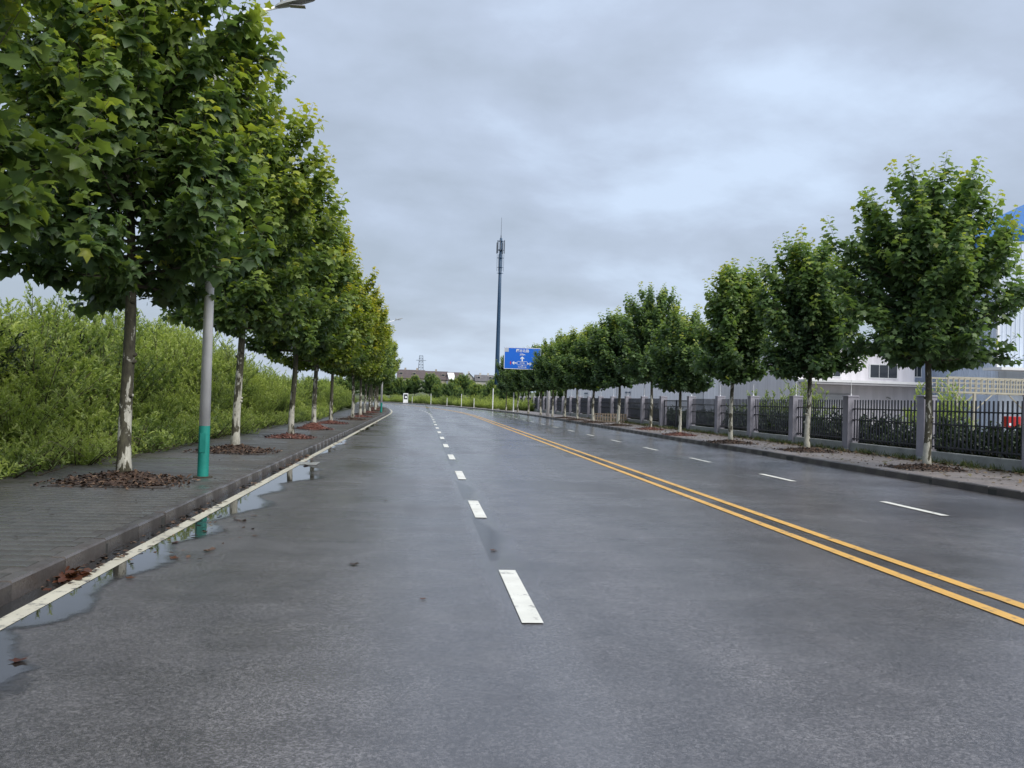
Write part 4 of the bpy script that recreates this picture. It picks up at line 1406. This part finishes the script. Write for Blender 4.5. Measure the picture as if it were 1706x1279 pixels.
# lattice pylon
py_ = empty('lattice_pylon', (-.9, 400, hill_z(-.9, 400)), label='thin grey lattice pylon standing behind the brown-roofed houses', cat='pylon')
ph_ = 19.8 - hill_z(-.9, 400)
for sx, sy in ((-1, -1), (1, -1), (1, 1), (-1, 1)):
    MB().tube([(sx * 1.5, sy * 1.5, 0), (sx * .75, sy * .75, ph_)], [.14, .10], 4).build('leg', 'antenna_grey', py_)
nlev = 11
for k in range(nlev):
    z0, z1 = ph_ * k / nlev, ph_ * (k + 1) / nlev
    a, b2 = 1.5 - .75 * k / nlev, 1.5 - .75 * (k + 1) / nlev
    q = MB()
    for (x0, y0, x1, y1) in ((-1, -1, 1, -1), (1, -1, 1, 1), (1, 1, -1, 1), (-1, 1, -1, -1)):
        q.tube([(x0 * a, y0 * a, z0), (x1 * b2, y1 * b2, z1)], .06, 3, False)
        q.tube([(x0 * b2, y0 * b2, z1), (x1 * b2, y1 * b2, z1)], .06, 3, False)
    q.build('bracing', 'antenna_grey', py_)
MB().tube([(-2.2, 0, ph_ * .86), (2.2, 0, ph_ * .86)], .09, 4).build('cross_arm', 'antenna_grey', py_)

# ------------------------------------------------------------------ small things on the carriageway
CURL = LEAF.copy()
CURL[:, 2] = np.abs(CURL[:, 0]) * .22 + (CURL[:, 1] - .4) ** 2 * .18
lf = [leaves_mesh('fallen_leaf', [(0, 0, 0)], [(0, 1, 0)], [(0, 0, 1)], [.17], [tv], 'fallen', CURL, LEAF_F) for tv in (0.0, .45, .9)]
for i, (x, y) in enumerate(((.05, 7.14), (.77, 9.47), (-2.36, 10.46), (-2.27, 5.51), (-2.41, 7.84), (-.52, 13.8), (-2.48, 9.7), (-2.26, 8.84), (-.59, 8.63), (-2.2, 11.4), (-1.8, 10.2), (-2.1, 9.2))):
    o = link('fallen_leaf', lf[i % 3] if i not in (0,) else lf[1], None, None, (x, y, .007))
    sc_ = random.uniform(.32, .6)
    o.scale = (sc_,) * 3
    o.rotation_euler = (random.uniform(-.06, .06), random.uniform(-.06, .06), random.uniform(0, 6.28))
    tag(o, 'dry brown fallen leaf lying on the wet asphalt', 'leaf', 'fallen leaves on the carriageway')
# soggy leaves and twigs drifted into the gutter
P, D, Nn, S, T = [], [], [], [], []
def litter_run(n, y0, y1, x0, x1, z, smin, smax):
    for k in range(n):
        y = rng.uniform(y0, y1)
        if math.sin(y * 1.7) + math.sin(y * .61 + 1) < rng.uniform(-1.2, 1.2): continue
        P.append((rng.uniform(x0, x1), y, z + rng.random() * .01)); D.append(rng.normal(size=3) * (1, 1, .12)); Nn.append((rng.normal() * .25, rng.normal() * .25, 1))
        S.append(rng.uniform(smin, smax)); T.append(rng.random())
litter_run(420, 6, 24, TL + .01, -2.78, .008, .03, .10)
litter_run(150, 20, 60, TL + .01, -2.5, .01, .04, .16)
litter_run(90, 6.5, 20, -6.4, -3.2, PAVE + .012, .02, .06)
litter_run(70, 8.5, 12, -2.9, -1.9, .012, .03, .09)
tag(link('gutter_litter', leaves_mesh('gutter_litter', P, D, Nn, S, T, 'chips_brown', OVAL, OVAL_F)), label='brown soggy leaf bits drifted along the wet gutter', cat='litter', kind='stuff')
P, D, Nn, S, T = [], [], [], [], []
for k in range(70):
    P.append((rng.normal(-2.86, .05), rng.normal(7.85, .16), .012 + rng.random() * .03)); D.append(rng.normal(size=3) * (1, 1, .3)); Nn.append((rng.normal() * .4, rng.normal() * .4, 1)); S.append(rng.uniform(.04, .12)); T.append(rng.random() * .4)
tag(link('leaf_heap', leaves_mesh('leaf_heap', P, D, Nn, S, T, 'fallen', OVAL, OVAL_F)), label='small heap of rust-red leaves in the gutter by the kerb', cat='leaves', kind='stuff')

# gutter grate
e_ = empty('drain_grate', (-2.55, 20.9, .006), label='iron drain grate in the flooded gutter beyond the lamp post', cat='drain')
MB().box(-.24, .24, -.36, -.32, 0, .012).box(-.24, .24, .32, .36, 0, .012).box(-.24, -.20, -.32, .32, 0, .012).box(.20, .24, -.32, .32, 0, .012).build('frame', 'lamp_grey', e_)
for k in range(9):
    MB().box(-.20, .20, -.30 + k * .068, -.30 + k * .068 + .034, 0.001, .010).build('bar', 'lamp_grey', e_)
MB().box(-.2, .2, -.32, .32, -.001, .0005).build('sump', 'joint_dirt', e_)
print('TREES', [(k, v[3]) for k, v in TREES.items()])
